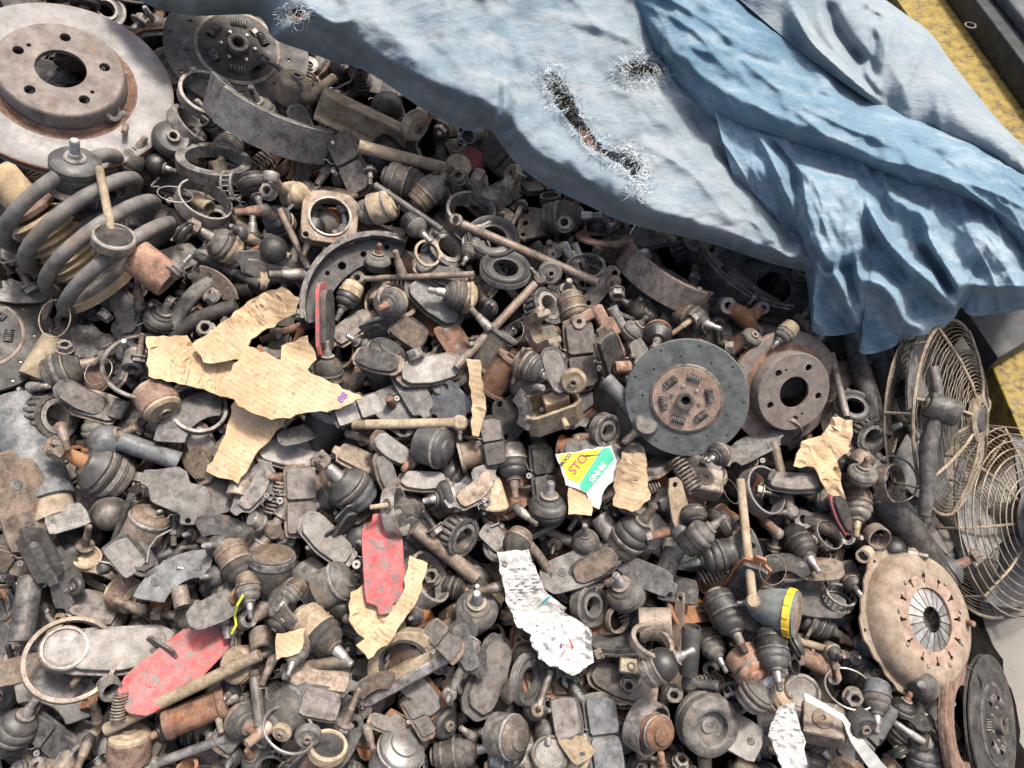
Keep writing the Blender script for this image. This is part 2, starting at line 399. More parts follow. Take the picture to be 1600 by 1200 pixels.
# ------------------------------------------------------------------ prototypes
class Proto:
    def __init__(s, size): s.size = size; s.parts = []; s.pts = None
    def add(s, name, vf, mat, parent=None, smooth=38):
        s.parts.append((name, vf if isinstance(vf, bpy.types.Mesh) else mesh(name, vf, smooth), mat, parent)); return len(s.parts) - 1
    def samples(s):
        if s.pts is None:
            out = []
            for _, me, _, _ in s.parts:
                me.calc_loop_triangles(); n = len(me.loop_triangles)
                if n == 0: continue
                co = np.empty(len(me.vertices) * 3); me.vertices.foreach_get('co', co); co = co.reshape(-1, 3)
                tri = np.empty(n * 3, dtype=np.int64); me.loop_triangles.foreach_get('vertices', tri); tri = tri.reshape(-1, 3)
                a, b, c = co[tri[:, 0]], co[tri[:, 1]], co[tri[:, 2]]
                ar = np.linalg.norm(np.cross(b - a, c - a), axis=1) / 2; tot = ar.sum()
                k = int(min(4000, max(40, tot / (.004 * .004))))
                pick = np.random.choice(n, k, p=ar / tot); u = np.random.rand(k, 1); v = np.random.rand(k, 1)
                fl = (u + v) > 1; u = np.where(fl, 1 - u, u); v = np.where(fl, 1 - v, v)
                out.append(a[pick] + u * (b[pick] - a[pick]) + v * (c[pick] - a[pick]))
            s.pts = np.concatenate(out)
        return s.pts
PROTO = {}
def proto(key, fn, *a):
    k = (key, *a)
    if k not in PROTO: PROTO[k] = fn(*a)
    return PROTO[k]

def p_ball_joint(v):
    """stud along +Z, boot about the origin; v picks the kind of housing"""
    p = Proto(60)
    tall = {0: 34, 1: 24, 2: 30, 3: 26, 4: 44, 5: 22, 6: 18, 7: 36}[v]
    hz = -tall
    hp = [(0, hz - 6), (14, hz - 6), (18, hz - 3), (24, hz - 2), (27, hz + 2), (27, hz + 8), (29, hz + 10), (29, -10), (31, -8), (31, -3), (27, -1), (0, -1)]
    if v in (4, 7): hp = [(0, hz), (20, hz), (22, hz + 1), (22, hz + 3), (27, hz + 3), (29, hz + 6), (29, hz + 14), (30.5, hz + 15), (30.5, hz + 19), (29, hz + 20), (29, -6), (31, -5), (31, -1), (0, -1)]
    h = p.add('housing', lathe(hp, 24), 'steel_brown' if v in (1, 3) else 'steel_grey')
    if v in (0, 4): p.add('end_cap', lathe([(0, hz - 9), (13, hz - 8.5), (16, hz - 6), (16, hz - 2), (0, hz - 2)], 20), 'steel_brown', h)
    if v in (0, 2, 4): bp = [(28, -2), (30, 2), (31, 7), (30, 12), (26.5, 15), (26.5, 17), (27, 20), (24, 26), (18, 30), (15, 32), (14, 36), (10, 37), (0, 37)]
    elif v in (3, 7): bp = [(28, -2), (30, 0), (30.5, 6), (28, 15), (23, 23), (17, 28), (13, 30), (13, 34), (9, 35), (0, 35)]
    elif v == 6: bp = [(30, -3), (32, 2), (30, 8), (26, 12), (22, 13), (20, 16), (13, 18), (12, 22), (0, 22)]
    elif v == 5: bp = [(29, -2), (32, 2), (32, 6), (28, 9), (30, 13), (27, 19), (19, 25), (17, 29), (11, 30), (0, 30)]
    else: bp = [(28, -2), (31, 1), (31.5, 5), (28.5, 8), (28, 10), (30, 13), (29, 17), (25, 20), (25, 22), (25.5, 25), (20, 30), (15, 32), (14, 36), (10, 37), (0, 37)]
    b = p.add('rubber_boot', lathe(bp, 26), 'rubber')
    if v in (1, 4, 5): p.add('clamp_ring', lathe([(28.5, 6.6), (29.6, 7.2), (29.6, 9.2), (28.5, 9.8)], 24, True), 'steel_brown', b)
    zt = bp[-1][1] - 1
    L = {0: (18, 20), 1: (16, 18), 2: (18, 18), 3: (14, 18), 4: (20, 16), 5: (20, 26), 6: (10, 16), 7: (14, 22)}[v]
    s = p.add('stud', lathe(stud_prof(zt, 9.6, L[0], 7.6, L[1], 6.6), 16), 'steel_bright')
    if v in (0, 6, 7): p.add('washer', lathe([(9.4, zt + .3), (14, zt + .3), (14.5, zt + 1.5), (9.2, zt + 2.4)], 18, True), 'steel_brown', s)
    if v == 5:
        nz = zt + L[0] + 8
        nut = hexa(13, nz, nz + 12); cr = [T(boxm(4, 12.5, -3, 3, nz + 11.5, nz + 18, .6), rz(60 * k)) for k in range(6)]
        p.add('castle_nut', join(nut, *cr), 'steel_brown', s)
    if v == 1:      # round flange with three ears
        out = []
        for k in range(60):
            a = 2 * math.pi * k / 60; out.append(((34 + 15 * max(0, math.cos(1.5 * a)) ** 6) * math.cos(a), (34 + 15 * max(0, math.cos(1.5 * a)) ** 6) * math.sin(a)))
        out = [((34 + 14 * max(0, math.cos(3 * 2 * math.pi * k / 60)) ** 3) * math.cos(2 * math.pi * k / 60), (34 + 14 * max(0, math.cos(3 * 2 * math.pi * k / 60)) ** 3) * math.sin(2 * math.pi * k / 60)) for k in range(60)]
        hl = [circ(39 * math.cos(2 * math.pi * k / 3), 39 * math.sin(2 * math.pi * k / 3), 4.6, 10) for k in range(3)]
        p.add('flange', plate(out, hl, 7, .9, -12), 'steel_brown', h)
    if v == 2:      # bolt-on plate that runs back past the housing
        o = rounded([(-20, -14), (20, -14), (24, -30), (38, -78), (30, -92), (-30, -92), (-38, -78), (-24, -30)], .25)
        pl = plate(o, [circ(0, -78, 5.2, 12), circ(26, -80, 5.2, 12), circ(-26, -80, 5.2, 12)], 7, .9)
        p.add('mounting_plate', T(pl, tr(0, -14, 6) @ rx(90)), 'steel_grey', h)
    if v == 3:      # arm to one side
        arm = sweep([(22, 0, -16), (60, 0, -18), (92, 0, -12), (110, 0, -10)], [14, 11, 11, 9], 12)
        p.add('arm', arm, 'steel_grey', h)
        p.add('arm_eye', T(lathe([(9, -10), (16, -10), (17, -8), (17, 8), (16, 10), (9, 10)], 18, True), tr(122, 0, -10) @ rx(90)), 'steel_grey', h)
    return p
def p_tie_rod_end(v):
    p = Proto(120)
    h = p.add('housing', lathe([(0, -16), (12, -16), (15, -14), (19, -13), (20, -10), (20, 7), (17, 10), (0, 10)], 22), 'steel_grey')
    L = (96, 70, 120)[v % 3]
    p.add('rod', sweep([(14, 0, -3), (30, 0, -3), (48, 0, -1), (L - 30, 0, 0), (L - 29, 0, 0), (L, 0, 0)], [12, 10, 9, 8.6, 8, 7.6], 14), 'steel_brown')
    p.add('hex_collar', T(hexa(12, -6, 6), tr(L - 34, 0, 0) @ ry(90)), 'steel_grey')
    b = p.add('rubber_boot', lathe([(18, 9), (20, 12), (20, 16), (17, 19), (18, 22), (13, 27), (9, 29), (0, 29)], 22), 'rubber')
    p.add('stud', lathe(stud_prof(28, 7.5, 16, 6, 18, 5.4), 14), 'steel_bright')
    return p
def p_pad(v, face):
    """brake pad lying in XY; face 'f' lining up, 'b' backing plate up"""
    p = Proto(120)
    if v == 'd':      # long, bevelled ends, slight arc
        o = [(-60, -8), (-48, -24), (0, -30), (48, -24), (60, -8), (56, 16), (40, 25), (-40, 25), (-56, 16)]
        l = [(-50, -10), (-38, -21), (0, -26), (38, -21), (50, -10), (46, 12), (34, 20), (-34, 20), (-46, 12)]; hl = []
    elif v == 's':    # block pad with a groove
        o = [(-58, -27), (58, -27), (62, -12), (62, 10), (50, 28), (-50, 28), (-62, 10), (-62, -12)]
        l = [[(-53, -23), (-2.5, -23), (-2.5, 24), (-46, 24), (-53, 12)], [(2.5, -23), (53, -23), (53, 12), (46, 24), (2.5, 24)]]; hl = []
    elif v == 'e':    # eared plate, notched top
        o = [(-62, -4), (-76, 2), (-74, 22), (-56, 26), (-30, 36), (-16, 30), (-8, 14), (8, 14), (16, 30), (30, 36), (56, 26), (74, 22), (76, 2), (62, -4), (54, -22), (14, -36), (12, -48), (-8, -50), (-10, -36), (-54, -24)]
        l = [(-52, -8), (-46, -20), (0, -30), (46, -20), (52, -8), (48, 14), (-48, 14)]; hl = [circ(2, -43, 4, 10)]
    elif v == 'a':    # arc pad
        o = []; l = []
        for k in range(9): a = R(50 + 80 * k / 8); o.append((92 * math.cos(a), 92 * math.sin(a) - 72))
        for k in range(9): a = R(130 - 80 * k / 8); o.append((48 * math.cos(a), 48 * math.sin(a) - 66))
        for k in range(9): a = R(56 + 68 * k / 8); l.append((87 * math.cos(a), 87 * math.sin(a) - 71))
        for k in range(9): a = R(124 - 68 * k / 8); l.append((54 * math.cos(a), 54 * math.sin(a) - 67))
        hl = []
    elif v == 't':    # pad with stepped tab ends
        o = [(-70, -8), (-70, 10), (-58, 12), (-54, 26), (-30, 33), (30, 33), (54, 26), (58, 12), (70, 10), (70, -8), (58, -10), (50, -26), (-50, -26), (-58, -10)]
        l = [(-50, -20), (50, -20), (54, -6), (50, 22), (28, 28), (-28, 28), (-50, 22), (-54, -6)]; hl = []
    else:             # 'q' squarish
        o = [(-42, -30), (42, -30), (44, 4), (36, 30), (12, 34), (-12, 34), (-36, 30), (-44, 4)]
        l = [(-38, -26), (38, -26), (39, 4), (32, 26), (-32, 26), (-39, 4)]; hl = []
    s = 1 if face == 'f' else -1
    b = p.add('backing_plate', plate(rounded(o, .12), hl, 5.6, .8, -s * 6), 'plate_dark' if face == 'f' else 'plate_grey')
    if v == 's':
        for q in l: p.add('friction_block', plate(rounded(q, .08), [], 9, 1.2, s * 1.4), 'friction')
    else: p.add('friction_lining', plate(rounded(l, .12), [], 9, 1.4, s * 1.4), 'friction')
    if face == 'b':
        for x in (-26, 26):
            p.add('piston_mark', lathe([(7.4, 8.6), (8.6, 8.6), (8.8, 9.5), (7.2, 9.5)], 18, True) if v == 'e' else lathe([(0, 9.6), (6, 9.6), (7, 8.6), (0, 8.6)], 16), 'plate_dark', b)
            p.parts[-1][1].transform(Matrix.Translation((x * .001, .001, 0)))
    if v in ('t', 's', 'e'):
        cl = sweep([(-10, -24, 0), (-14, -34, 0), (-24, -37, 2), (-26, -44, 4)], 1.2, 5)
        p.add('spring_clip', join(cl, T(lathe([(2, -1), (6, -1), (6, 1), (2, 1)], 12, True), tr(-2, -34, 0))), 'steel_grey')
    return p
def p_shoe(v):
    """brake shoe, axis along Z, centre of curvature at the origin"""
    p = Proto(220)
    A = (126, 112, 120)[v % 3]; a0 = 90 - A / 2; wd = (22, 26, 20)[v % 3]; r = 104
    p.add('shoe_table', lathe([(r, -wd), (r + 2.6, -wd), (r + 2.6, wd), (r, wd)], 34, True, A, a0), 'plate_dark')
    l0 = a0 + (3 if v != 1 else 18); LA = A - (6 if v != 1 else 28)
    p.add('friction_lining', lathe([(r + 2.8, -wd + 1), (r + 8, -wd + 1), (r + 8, wd - 1), (r + 2.8, wd - 1)], 32, True, LA, l0), 'friction')
    o = []
    n = 26
    for k in range(n + 1): a = R(a0 + A * k / n); o.append(((r - .2) * math.cos(a), (r - .2) * math.sin(a)))
    for k in range(n, -1, -1):
        t = k / n; a = R(a0 + A * t); ri = r - 16 - 22 * math.sin(math.pi * t) ** .6
        o.append((ri * math.cos(a), ri * math.sin(a)))
    hl = []
    for t, rr, q in ((.3, r - 20, 4.5), (.5, r - 22, 6), (.62, r - 14, 3.5), (.75, r - 18, 5), (.12, r - 10, 4)):
        a = R(a0 + A * t); hl.append(circ(rr * math.cos(a), rr * math.sin(a), q, 12))
    p.add('web', plate(o, hl, 4.4, .6), 'plate_dark')
    return p
def p_rotor(hr):
    """brake disc, hat towards +Z; hr = hat radius over disc radius"""
    p = Proto(300)
    ri = 150 * hr; hh = 42 if hr < .65 else 50
    d = p.add('friction_ring', lathe([(ri - 4, 10), (ri + 4, 11), (147, 11), (150, 9), (150, 4), (143, 4), (143, -4), (150, -4), (150, -9), (147, -11), (ri - 4, -11)], 72, True), 'disc_face')
    fins = [T(boxm(ri, 148, -1.6, 1.6, -5, 5, .3), rz(360 * k / 36)) for k in range(36)]
    p.add('cooling_fins', join(*fins), 'rust', d)
    p.add('rust_lip', lathe([(147.2, 9.4), (150.6, 8.6), (150.6, 3.6), (147, 4.4)], 72, True), 'orange_rust', d)
    p.add('hat_wall', lathe([(ri + 3, 9), (ri, 12), (ri - 1.5, hh - 3), (ri - 4, hh), (ri - 7, hh), (ri - 7, 8)], 60, True), 'hat_brown')
    rh = ri - 5
    hl = [circ(0, 0, rh * .41, 40)] + [circ(rh * .72 * math.cos(2 * math.pi * (k + .25) / 5), rh * .72 * math.sin(2 * math.pi * (k + .25) / 5), rh * .088, 18) for k in range(5)]
    hl += [circ(rh * .66 * math.cos(R(a)), rh * .66 * math.sin(R(a)), rh * .035, 10) for a in (145, -36)]
    p.add('hat_face', plate(circ(0, 0, rh + .5, 64), hl, 8, 1, hh - 3.2), 'hat_brown', None)
    p.add('rust_fillet', lathe([(ri + 1, 16), (ri + 5, 12.2), (ri + 14, 11.3), (ri + 14, 10.8), (ri + 1, 10.8)], 60, True), 'rust', d)
    return p
def p_clutch(v):
    p = Proto(190)
    hl = [circ(0, 0, 57, 48)]
    for k in range(18):
        a = 2 * math.pi * (k + .3) / 18
        hl.append(circ((68 if k % 2 else 86) * math.cos(a), (68 if k % 2 else 86) * math.sin(a), 2.3, 9))
    p.add('friction_facing', plate(circ(0, 0, 95, 84), hl, 3.4, .5, 3), 'facing_green')
    p.add('friction_facing', plate(circ(0, 0, 95, 84), [circ(0, 0, 57, 48)], 3.4, .5, -3), 'facing_green')
    p.add('cushion_plate', plate(circ(0, 0, 90, 60), [circ(0, 0, 50, 40)], 2, .3, 0), 'plate_dark')
    for k in range(18):
        a = 2 * math.pi * (k + .3) / 18; q = 68 if k % 2 else 86
        p.add('rivet', T(lathe([(0, 2.5), (2.0, 2.5), (2.0, 1.2), (0, 1.2)], 8), tr(q * math.cos(a), q * math.sin(a), 0)), 'brass')
    wins = []
    for k in range(6):
        a = 60 * k + 20; m = rz(a)
        wins.append([tuple((m @ Vector((x, y, 0)))[:2]) for x, y in ((30, -10.5), (42, -10.5), (42, 10.5), (30, 10.5))])
    hp = p.add('hub_plate', plate(circ(0, 0, 52, 56), wins + [circ(0, 0, 13, 24)], 3.4, .5, 6.4), 'copper_hub')
    p.add('rim_step', lathe([(51, 3), (57, 3), (57, 5.5), (55, 7), (51, 7)], 56, True), 'steel_brown', hp)
    for k in range(6):
        hx = T(helix(5.4, 3.5, 5.6, 1.5, 12, 6), rz(60 * k + 20) @ tr(36, 9.8, 6) @ rx(90))
        p.add('damper_spring', hx, 'iron_black')
    o = []
    for k in range(20):
        a = 2 * math.pi * k / 20; b2 = 2 * math.pi * (k + .5) / 20
        o += [(7.2 * math.cos(a), 7.2 * math.sin(a)), (9.4 * math.cos(a + .04), 9.4 * math.sin(a + .04)), (9.4 * math.cos(b2 - .04), 9.4 * math.sin(b2 - .04)), (7.2 * math.cos(b2), 7.2 * math.sin(b2))]
    o = o[::2] if False else o
    p.add('splined_hub', plate(circ(0, 0, 14, 32), [o], 24, .8, 6), 'steel_grey')
    for k in range(6):
        a = R(60 * k + 50); p.add('rivet', T(lathe([(0, 10.5), (2.4, 10), (3.2, 8), (3.2, 7)], 10), tr(22 * math.cos(a), 22 * math.sin(a), 0)), 'steel_bright', hp)
    return p
def p_pressure():
    p = Proto(230)
    slots = []
    c = p.add('cover', lathe([(70, 33), (76, 34), (92, 32), (100, 28), (106, 16), (108, 4), (112, 2), (112, -1), (104, -1), (101, 14), (94, 26), (76, 30), (70, 30)], 64, True), 'plate_tan')
    o = []
    for k in range(72):
        a = 2 * math.pi * k / 72; q = 116 + (5 if k % 12 in (0, 1, 2, 3) else 0) - (4 if k % 12 in (7, 8) else 0); o.append((q * math.cos(a), q * math.sin(a)))
    p.add('rim', plate(o, [circ(0, 0, 104, 60)] + [circ(114 * math.cos(R(60 * k + 8)), 114 * math.sin(R(60 * k + 8)), 3, 8) for k in range(6)], 4, .6, 0), 'plate_tan', c)
    ho = []
    for k in range(12):
        m = rz(30 * k)
        ho.append([tuple((m @ Vector((x, y, 0)))[:2]) for x, y in ((56, -1.6), (64, -1.8), (66, -4), (70, -4), (70, 4), (66, 4), (64, 1.8), (56, 1.6))])
    p.add('inner_face', plate(circ(0, 0, 77, 64), [circ(0, 0, 49, 48)] + ho, 4, .7, 31), 'copper_hub', c)
    for k in range(18):
        m = rz(20 * k)
        f = [(20, -2.6, 35), (20, 2.6, 35), (52, 8.2, 27.5), (52, -8.2, 27.5), (20, -2.6, 32.5), (20, 2.6, 32.5), (52, 8.2, 25), (52, -8.2, 25)]
        p.add('diaphragm_finger', T((f, [(0, 1, 2, 3), (7, 6, 5, 4), (0, 4, 5, 1), (1, 5, 6, 2), (2, 6, 7, 3), (3, 7, 4, 0)]), m), 'steel_bright', None, 20)
    for k in range(9):
        m = rz(40 * k + 10)
        p.add('rivet', T(lathe([(0, 37), (3, 36), (4, 33), (4, 32)], 10), m @ tr(73, 0, 0)), 'steel_brown', c)
    p.add('pressure_ring', lathe([(60, -4), (100, -4), (100, 10), (60, 10)], 48, True), 'steel_brown')
    p.add('back_plate', lathe([(0, 12), (60, 12), (60, 9), (0, 9)], 40), 'iron_black')
    return p
def p_bearing(v):
    p = Proto(70)
    if v == 0:
        p.add('outer_race', lathe([(28, -11), (34, -11), (35, -10), (35, 10), (34, 11), (28, 11), (27, 8), (27, -8)], 32, True), 'steel_grey')
        p.add('inner_race', lathe([(15, -11), (20, -11), (21, -8), (21, 8), (20, 11), (15, 11)], 28, True), 'steel_bright')
        p.add('seal', lathe([(20, 8), (28.5, 8.6), (28.5, 7.6), (20, 7)], 28, True), 'rubber')
    elif v == 1:    # taper rollers in a cage
        rl = [T(lathe([(0, -12), (3.6, -12), (4.2, -11), (4.2, 11), (3.6, 12), (0, 12)], 8), rz(360 * k / 18) @ tr(29, 0, 0) @ ry(-9)) for k in range(18)]
        p.add('roller_cage', join(*rl, lathe([(27, 11), (33, 11), (33.5, 14), (26.5, 14)], 32, True), lathe([(30, -14), (34, -14), (34, -11), (30, -11)], 32, True)), 'iron_black')
        p.add('inner_race', lathe([(18, -14), (25, -14), (26, -12), (22, 11), (25, 14), (18, 15), (17, 13), (17, -13)], 30, True), 'steel_grey')
    else:           # thin cage ring
        bars = [T(boxm(29, 32, -1.4, 1.4, -10, 10, .3), rz(360 * k / 16)) for k in range(16)]
        p.add('cage', join(*bars, lathe([(28, 9), (33, 9), (33, 13), (28, 13)], 36, True), lathe([(28, -13), (33, -13), (33, -9), (28, -9)], 36, True)), 'steel_grey')
    return p
def p_ring(h, th, mat):
    p = Proto(80)
    p.add('metal_ring', lathe([(40 - th, -h / 2), (40 - .5, -h / 2), (40, -h / 2 + .5), (40, h / 2 - .5), (40 - .5, h / 2), (40 - th, h / 2)], 48, True), mat)
    return p
def p_wire_ring(t, mat):
    p = Proto(80); n = 56
    p.add('metal_ring', sweep([(40 * math.cos(2 * math.pi * k / n), 40 * math.sin(2 * math.pi * k / n), 0) for k in range(n)], t, 8, True), mat); return p
def p_tube(L, wall, mat, flange):
    """sleeve of radius 20 along Z"""
    p = Proto(40)
    pr = [(20 - wall, -L / 2), (19, -L / 2), (20, -L / 2 + 1), (20, L / 2 - 1), (19, L / 2), (20 - wall, L / 2)]
    if flange: pr = [(20 - wall, -L / 2), (24, -L / 2), (24, -L / 2 + 4), (20, -L / 2 + 5), (20, L / 2 - 5), (23, L / 2 - 4), (23, L / 2), (20 - wall, L / 2)]
    p.add('sleeve', lathe(pr, 26, True), mat); return p
def p_bush(v):
    p = Proto(60)
    L = (36, 22, 50)[v % 3]
    p.add('rubber_ring', lathe([(9, -L / 2), (24, -L / 2), (29, -L / 2 + 4), (30, -4), (26, -2), (26, 2), (30, 4), (29, L / 2 - 4), (24, L / 2), (16, L / 2 - 2), (9, L / 2)], 28, True), 'rubber_dusty')
    p.add('inner_sleeve', lathe([(6, -L / 2 - 5), (10, -L / 2 - 5), (10, L / 2 + 5), (6, L / 2 + 5)], 20, True), 'steel_brown')
    if v == 2: p.add('outer_shell', lathe([(28, -16), (31, -16), (31, 16), (28, 16)], 28, True), 'rust')
    return p
def p_mount(v):
    """big round rubber mount with a recessed hole"""
    p = Proto(90)
    p.add('rubber_body', lathe([(0, -16), (40, -16), (45, -12), (45, -4), (41, -1), (45, 3), (44, 14), (38, 20), (28, 22), (24, 20), (22, 8), (14, 6), (10, 8), (0, 8)], 36), 'rubber_dusty')
    p.add('metal_insert', lathe([(5, 9), (11, 9), (12, 6), (5, 6)], 20, True), 'steel_grey')
    return p
def p_cross(v):
    p = Proto(70)
    b = p.add('spider', join(lathe([(0, -9), (10, -9), (12, -6), (12, 6), (10, 9), (0, 9)], 16), T(sweep([(-30, 0, 0), (30, 0, 0)], 7, 12), Matrix()), T(sweep([(-30, 0, 0), (30, 0, 0)], 7, 12), rz(90))), 'steel_brown')
    for k in range(4): p.add('bearing_cap', T(lathe([(0, 36), (9, 36), (10.5, 34.5), (10.5, 23), (12, 22), (12, 19), (8, 19)], 18), rz(90 * k) @ ry(90)), 'steel_grey')
    return p
def p_yoke(v):
    p = Proto(70)
    o = [(-34, -8), (-34, 26), (-30, 34), (-20, 34), (-18, 26), (-18, 4), (-10, -4), (10, -4), (18, 4), (18, 26), (20, 34), (30, 34), (34, 26), (34, -8), (20, -22), (-20, -22)]
    p.add('fork', T(plate(rounded(o, .2), [], 30, 1.5), rx(90)), 'steel_grey')
    for s in (-1, 1): p.add('bearing_cap', T(lathe([(6, -9), (11, -9), (12, -7), (12, 7), (11, 9), (0, 9)], 18), tr(s * 30, 0, 22) @ ry(s * 90)), 'steel_brown')
    p.add('shaft_stub', lathe([(0, -62), (11, -62), (12, -60), (12, -26), (17, -22), (17, -18), (0, -18)], 20), 'steel_brown')
    return p
def p_bolt(v):
    p = Proto(70)
    L = (46, 62, 34)[v % 3]
    p.add('shank', lathe(stud_prof(-L / 2, 6.2, L * .45, 6, L * .55, 5.6), 14), 'steel_brown')
    p.add('hex_head', hexa(12, -L / 2 - 10, -L / 2), 'steel_grey')
    p.add('washer', lathe([(6, -L / 2), (15, -L / 2), (15, -L / 2 + 2.4), (6, -L / 2 + 2.4)], 20, True), 'steel_brown')
    return p
def p_cap(v):
    p = Proto(60)
    if v == 0: p.add('rim', lathe([(30, -8), (30, 6), (28, 8), (25, 8), (24, 5), (22, 5)], 30), 'steel_grey'); p.add('face', lathe([(24.5, 4.6), (22, 6.4), (19, 5.4), (0, 5.6)], 30), 'plate_pale')
    elif v == 1:
        p.add('cup', lathe([(0, 26), (10, 25), (16, 23), (17, 20), (26, 17), (28, 14), (29, -22), (26, -24), (0, -24)], 30), 'steel_brown'); p.add('crimp_ring', lathe([(28.4, 6), (30, 7), (30, 10), (28.4, 11)], 30, True), 'steel_grey')
    elif v == 2: p.add('dome', lathe([(0, 22), (12, 20), (22, 13), (27, 2), (28, -10), (30, -11), (30, -14), (0, -14)], 28), 'steel_grey')
    else: p.add('cone', lathe([(0, 34), (8, 33), (12, 28), (28, -6), (31, -8), (31, -11), (27, -11), (9, 24), (0, 27)], 24), 'brass')
    return p
def p_spring(v):
    p = Proto(60)
    p.add('coil_spring', helix(13, 6.4, 9, 2.1, 12, 6), 'steel_brown')
    p.parts[0][1].transform(Matrix.Translation((0, 0, -.029)) ); return p
def p_ball_arm(v):
    p = Proto(80)
    p.add('rubber_boot', lathe([(0, -26), (14, -26), (22, -22), (28, -12), (30, 0), (27, 12), (20, 20), (13, 24), (0, 25)], 26), 'rubber')
    p.add('stud', lathe(stud_prof(22, 9, 16, 8, 18, 7), 14), 'steel_grey')
    p.add('neck_ring', lathe([(13, 22), (15.5, 23), (15.5, 26), (12, 27)], 20, True), 'steel_brown')
    return p
def p_bracket_plate(v):
    p = Proto(100)
    o = ([(-42, -30), (30, -40), (48, -26), (40, 0), (10, 42), (-8, 46), (-20, 36), (-46, -14)], [(-50, -16), (50, -20), (54, 12), (20, 22), (-10, 18), (-52, 14)], [(-50, -9), (50, -9), (54, 0), (50, 9), (-50, 9), (-54, 0)])[v]
    hl = ([circ(-30, -18, 6, 14), circ(32, -26, 6, 14), circ(-2, 30, 6, 14)], [circ(-38, 0, 5, 12), circ(40, -4, 6, 12)], [circ(-42, 0, 4.5, 12), circ(42, 0, 4.5, 12)])[v]
    p.add('bracket_plate', plate(rounded(o, .25), hl, 6, 1), 'plate_grey'); return p
def p_clamp(v):
    p = Proto(90)
    o = rounded([(-40, -46), (40, -46), (46, -20), (46, 30), (28, 46), (-28, 46), (-46, 30), (-46, -20)], .2)
    p.add('body', plate(o, [circ(0, 0, 33, 36), circ(-36, -37, 5, 10), circ(36, -37, 5, 10)], 24, 1.4), 'steel_brown')
    p.add('bore_rim', lathe([(31, 12), (35, 12), (35, 15), (32, 15)], 36, True), 'steel_grey'); return p
def p_caliper(v):
    p = Proto(90)
    b = p.add('bridge', join(boxm(-44, 44, -8, 10, -10, 10, 3), boxm(-46, -30, -34, -6, -9, 9, 3), boxm(30, 46, -34, -6, -9, 9, 3), boxm(-20, 10, 6, 20, -6, 8, 3)), 'brass' if v else 'steel_brown')
    for x in (-38, 38): p.add('pin_boss', T(lathe([(4, -14), (10, -14), (11, -12), (11, 12), (10, 14), (4, 14)], 16, True), tr(x, -34, 0)), 'steel_brown', b)
    p.add('guide_pin', T(sweep([(-30, 0, 0), (34, 0, 0)], [8, 7], 14), tr(0, 22, 4)), 'steel_grey', b); return p
def p_cv(v):
    """bellows boot cup with a clamp"""
    p = Proto(80)
    p.add('rubber_boot', lathe([(0, -44), (16, -44), (20, -40), (26, -28), (28, -22), (33, -12), (36, 4), (38, 20), (38, 34), (34, 36), (0, 36)], 30), 'rubber_dusty')
    p.add('clamp_band', lathe([(38.4, 18), (40, 18.4), (40, 30), (38.4, 30.4)], 36, True), 'yellow_band' if v else 'steel_grey')
    if v:
        for k in range(12): p.add('band_rib', T(boxm(39.8, 41.6, -1.5, 1.5, 19, 29, .4), rz(30 * k)), 'yellow_band', 1)
    p.add('joint_face', lathe([(34, 36), (24, 38), (0, 38)], 30), 'steel_brown'); return p
def p_seal(v):
    p = Proto(80)
    p.add('rubber_lip', lathe([(20, -6), (38, -6), (40, -4), (40, 4), (38, 7), (34, 6), (30, 2), (24, 4), (20, 3)], 36, True), 'rubber')
    p.add('metal_case', lathe([(36, -7), (40.6, -7), (40.6, 3), (39.8, 3), (39.8, -5)], 36, True), 'steel_grey'); return p
def p_knuckle(v):
    """lumpy cast knuckle with two bosses"""
    p = Proto(90)
    b = p.add('casting', join(sweep([(-40, 0, 0), (-20, 4, 4), (4, 6, 6), (30, -2, 2)], [14, 17, 20, 13], 12), sweep([(4, 6, 4), (10, 26, 6), (12, 40, 4)], [16, 13, 11], 12)), 'steel_brown')
    for x, y, r in ((-44, 0, 17), (34, -3, 15), (13, 42, 13)):
        p.add('boss', T(lathe([(r * .45, -14), (r * .95, -14), (r, -12), (r, 12), (r * .95, 14), (r * .45, 14)], 20, True), tr(x, y, 0)), 'steel_grey', b)
    return p
def p_cylinder(v):
    p = Proto(120)
    p.add('barrel', lathe([(0, -46), (20, -46), (23, -44), (24, -40), (24, -34), (22, -32), (22, 32), (25, 34), (25, 42), (23, 45), (0, 45)], 28), 'rust')
    p.add('bleeder', T(sweep([(0, 0, 0), (14, 0, 0), (26, 0, 0)], [6, 5, 4], 10), tr(18, 0, 30)), 'steel_brown')
    p.add('piston_rod', lathe([(0, 44), (8, 44), (8, 60), (5, 63), (0, 63)], 14), 'steel_grey'); return p
# ------------------------------------------------------------------ placing things on the heap
HEAP = (UV, WV, NV)
def hvec(a, e, fr=HEAP):
    x, y, z = math.cos(R(e)) * math.cos(R(a)), -math.cos(R(e)) * math.sin(R(a)), math.sin(R(e))
    return (fr[0] * x + fr[1] * y + fr[2] * z).normalized()
def sight(px, py):                              # frame of the line of sight: right, up, towards the viewer
    n = -ray(px, py).normalized(); u = (rgt - n * n.dot(rgt)).normalized(); return (u, n.cross(u), n)
def orient(a, e, s, y=None, fr=HEAP):
    Z = hvec(a, e, fr)
    if y is not None:
        Yh = hvec(*y, fr); X = Yh.cross(Z)
        if X.length < 1e-4: X = UV.copy()
        X.normalize(); Y = Z.cross(X)
    else:
        X = fr[2].rotation_difference(Z) @ hvec(s, 0, fr); X = (X - Z * X.dot(Z)).normalized(); Y = Z.cross(X)
    return Matrix((X, Y, Z)).transposed()
npv = lambda v: np.array((v.x, v.y, v.z))
CAMN = npv(CAM)
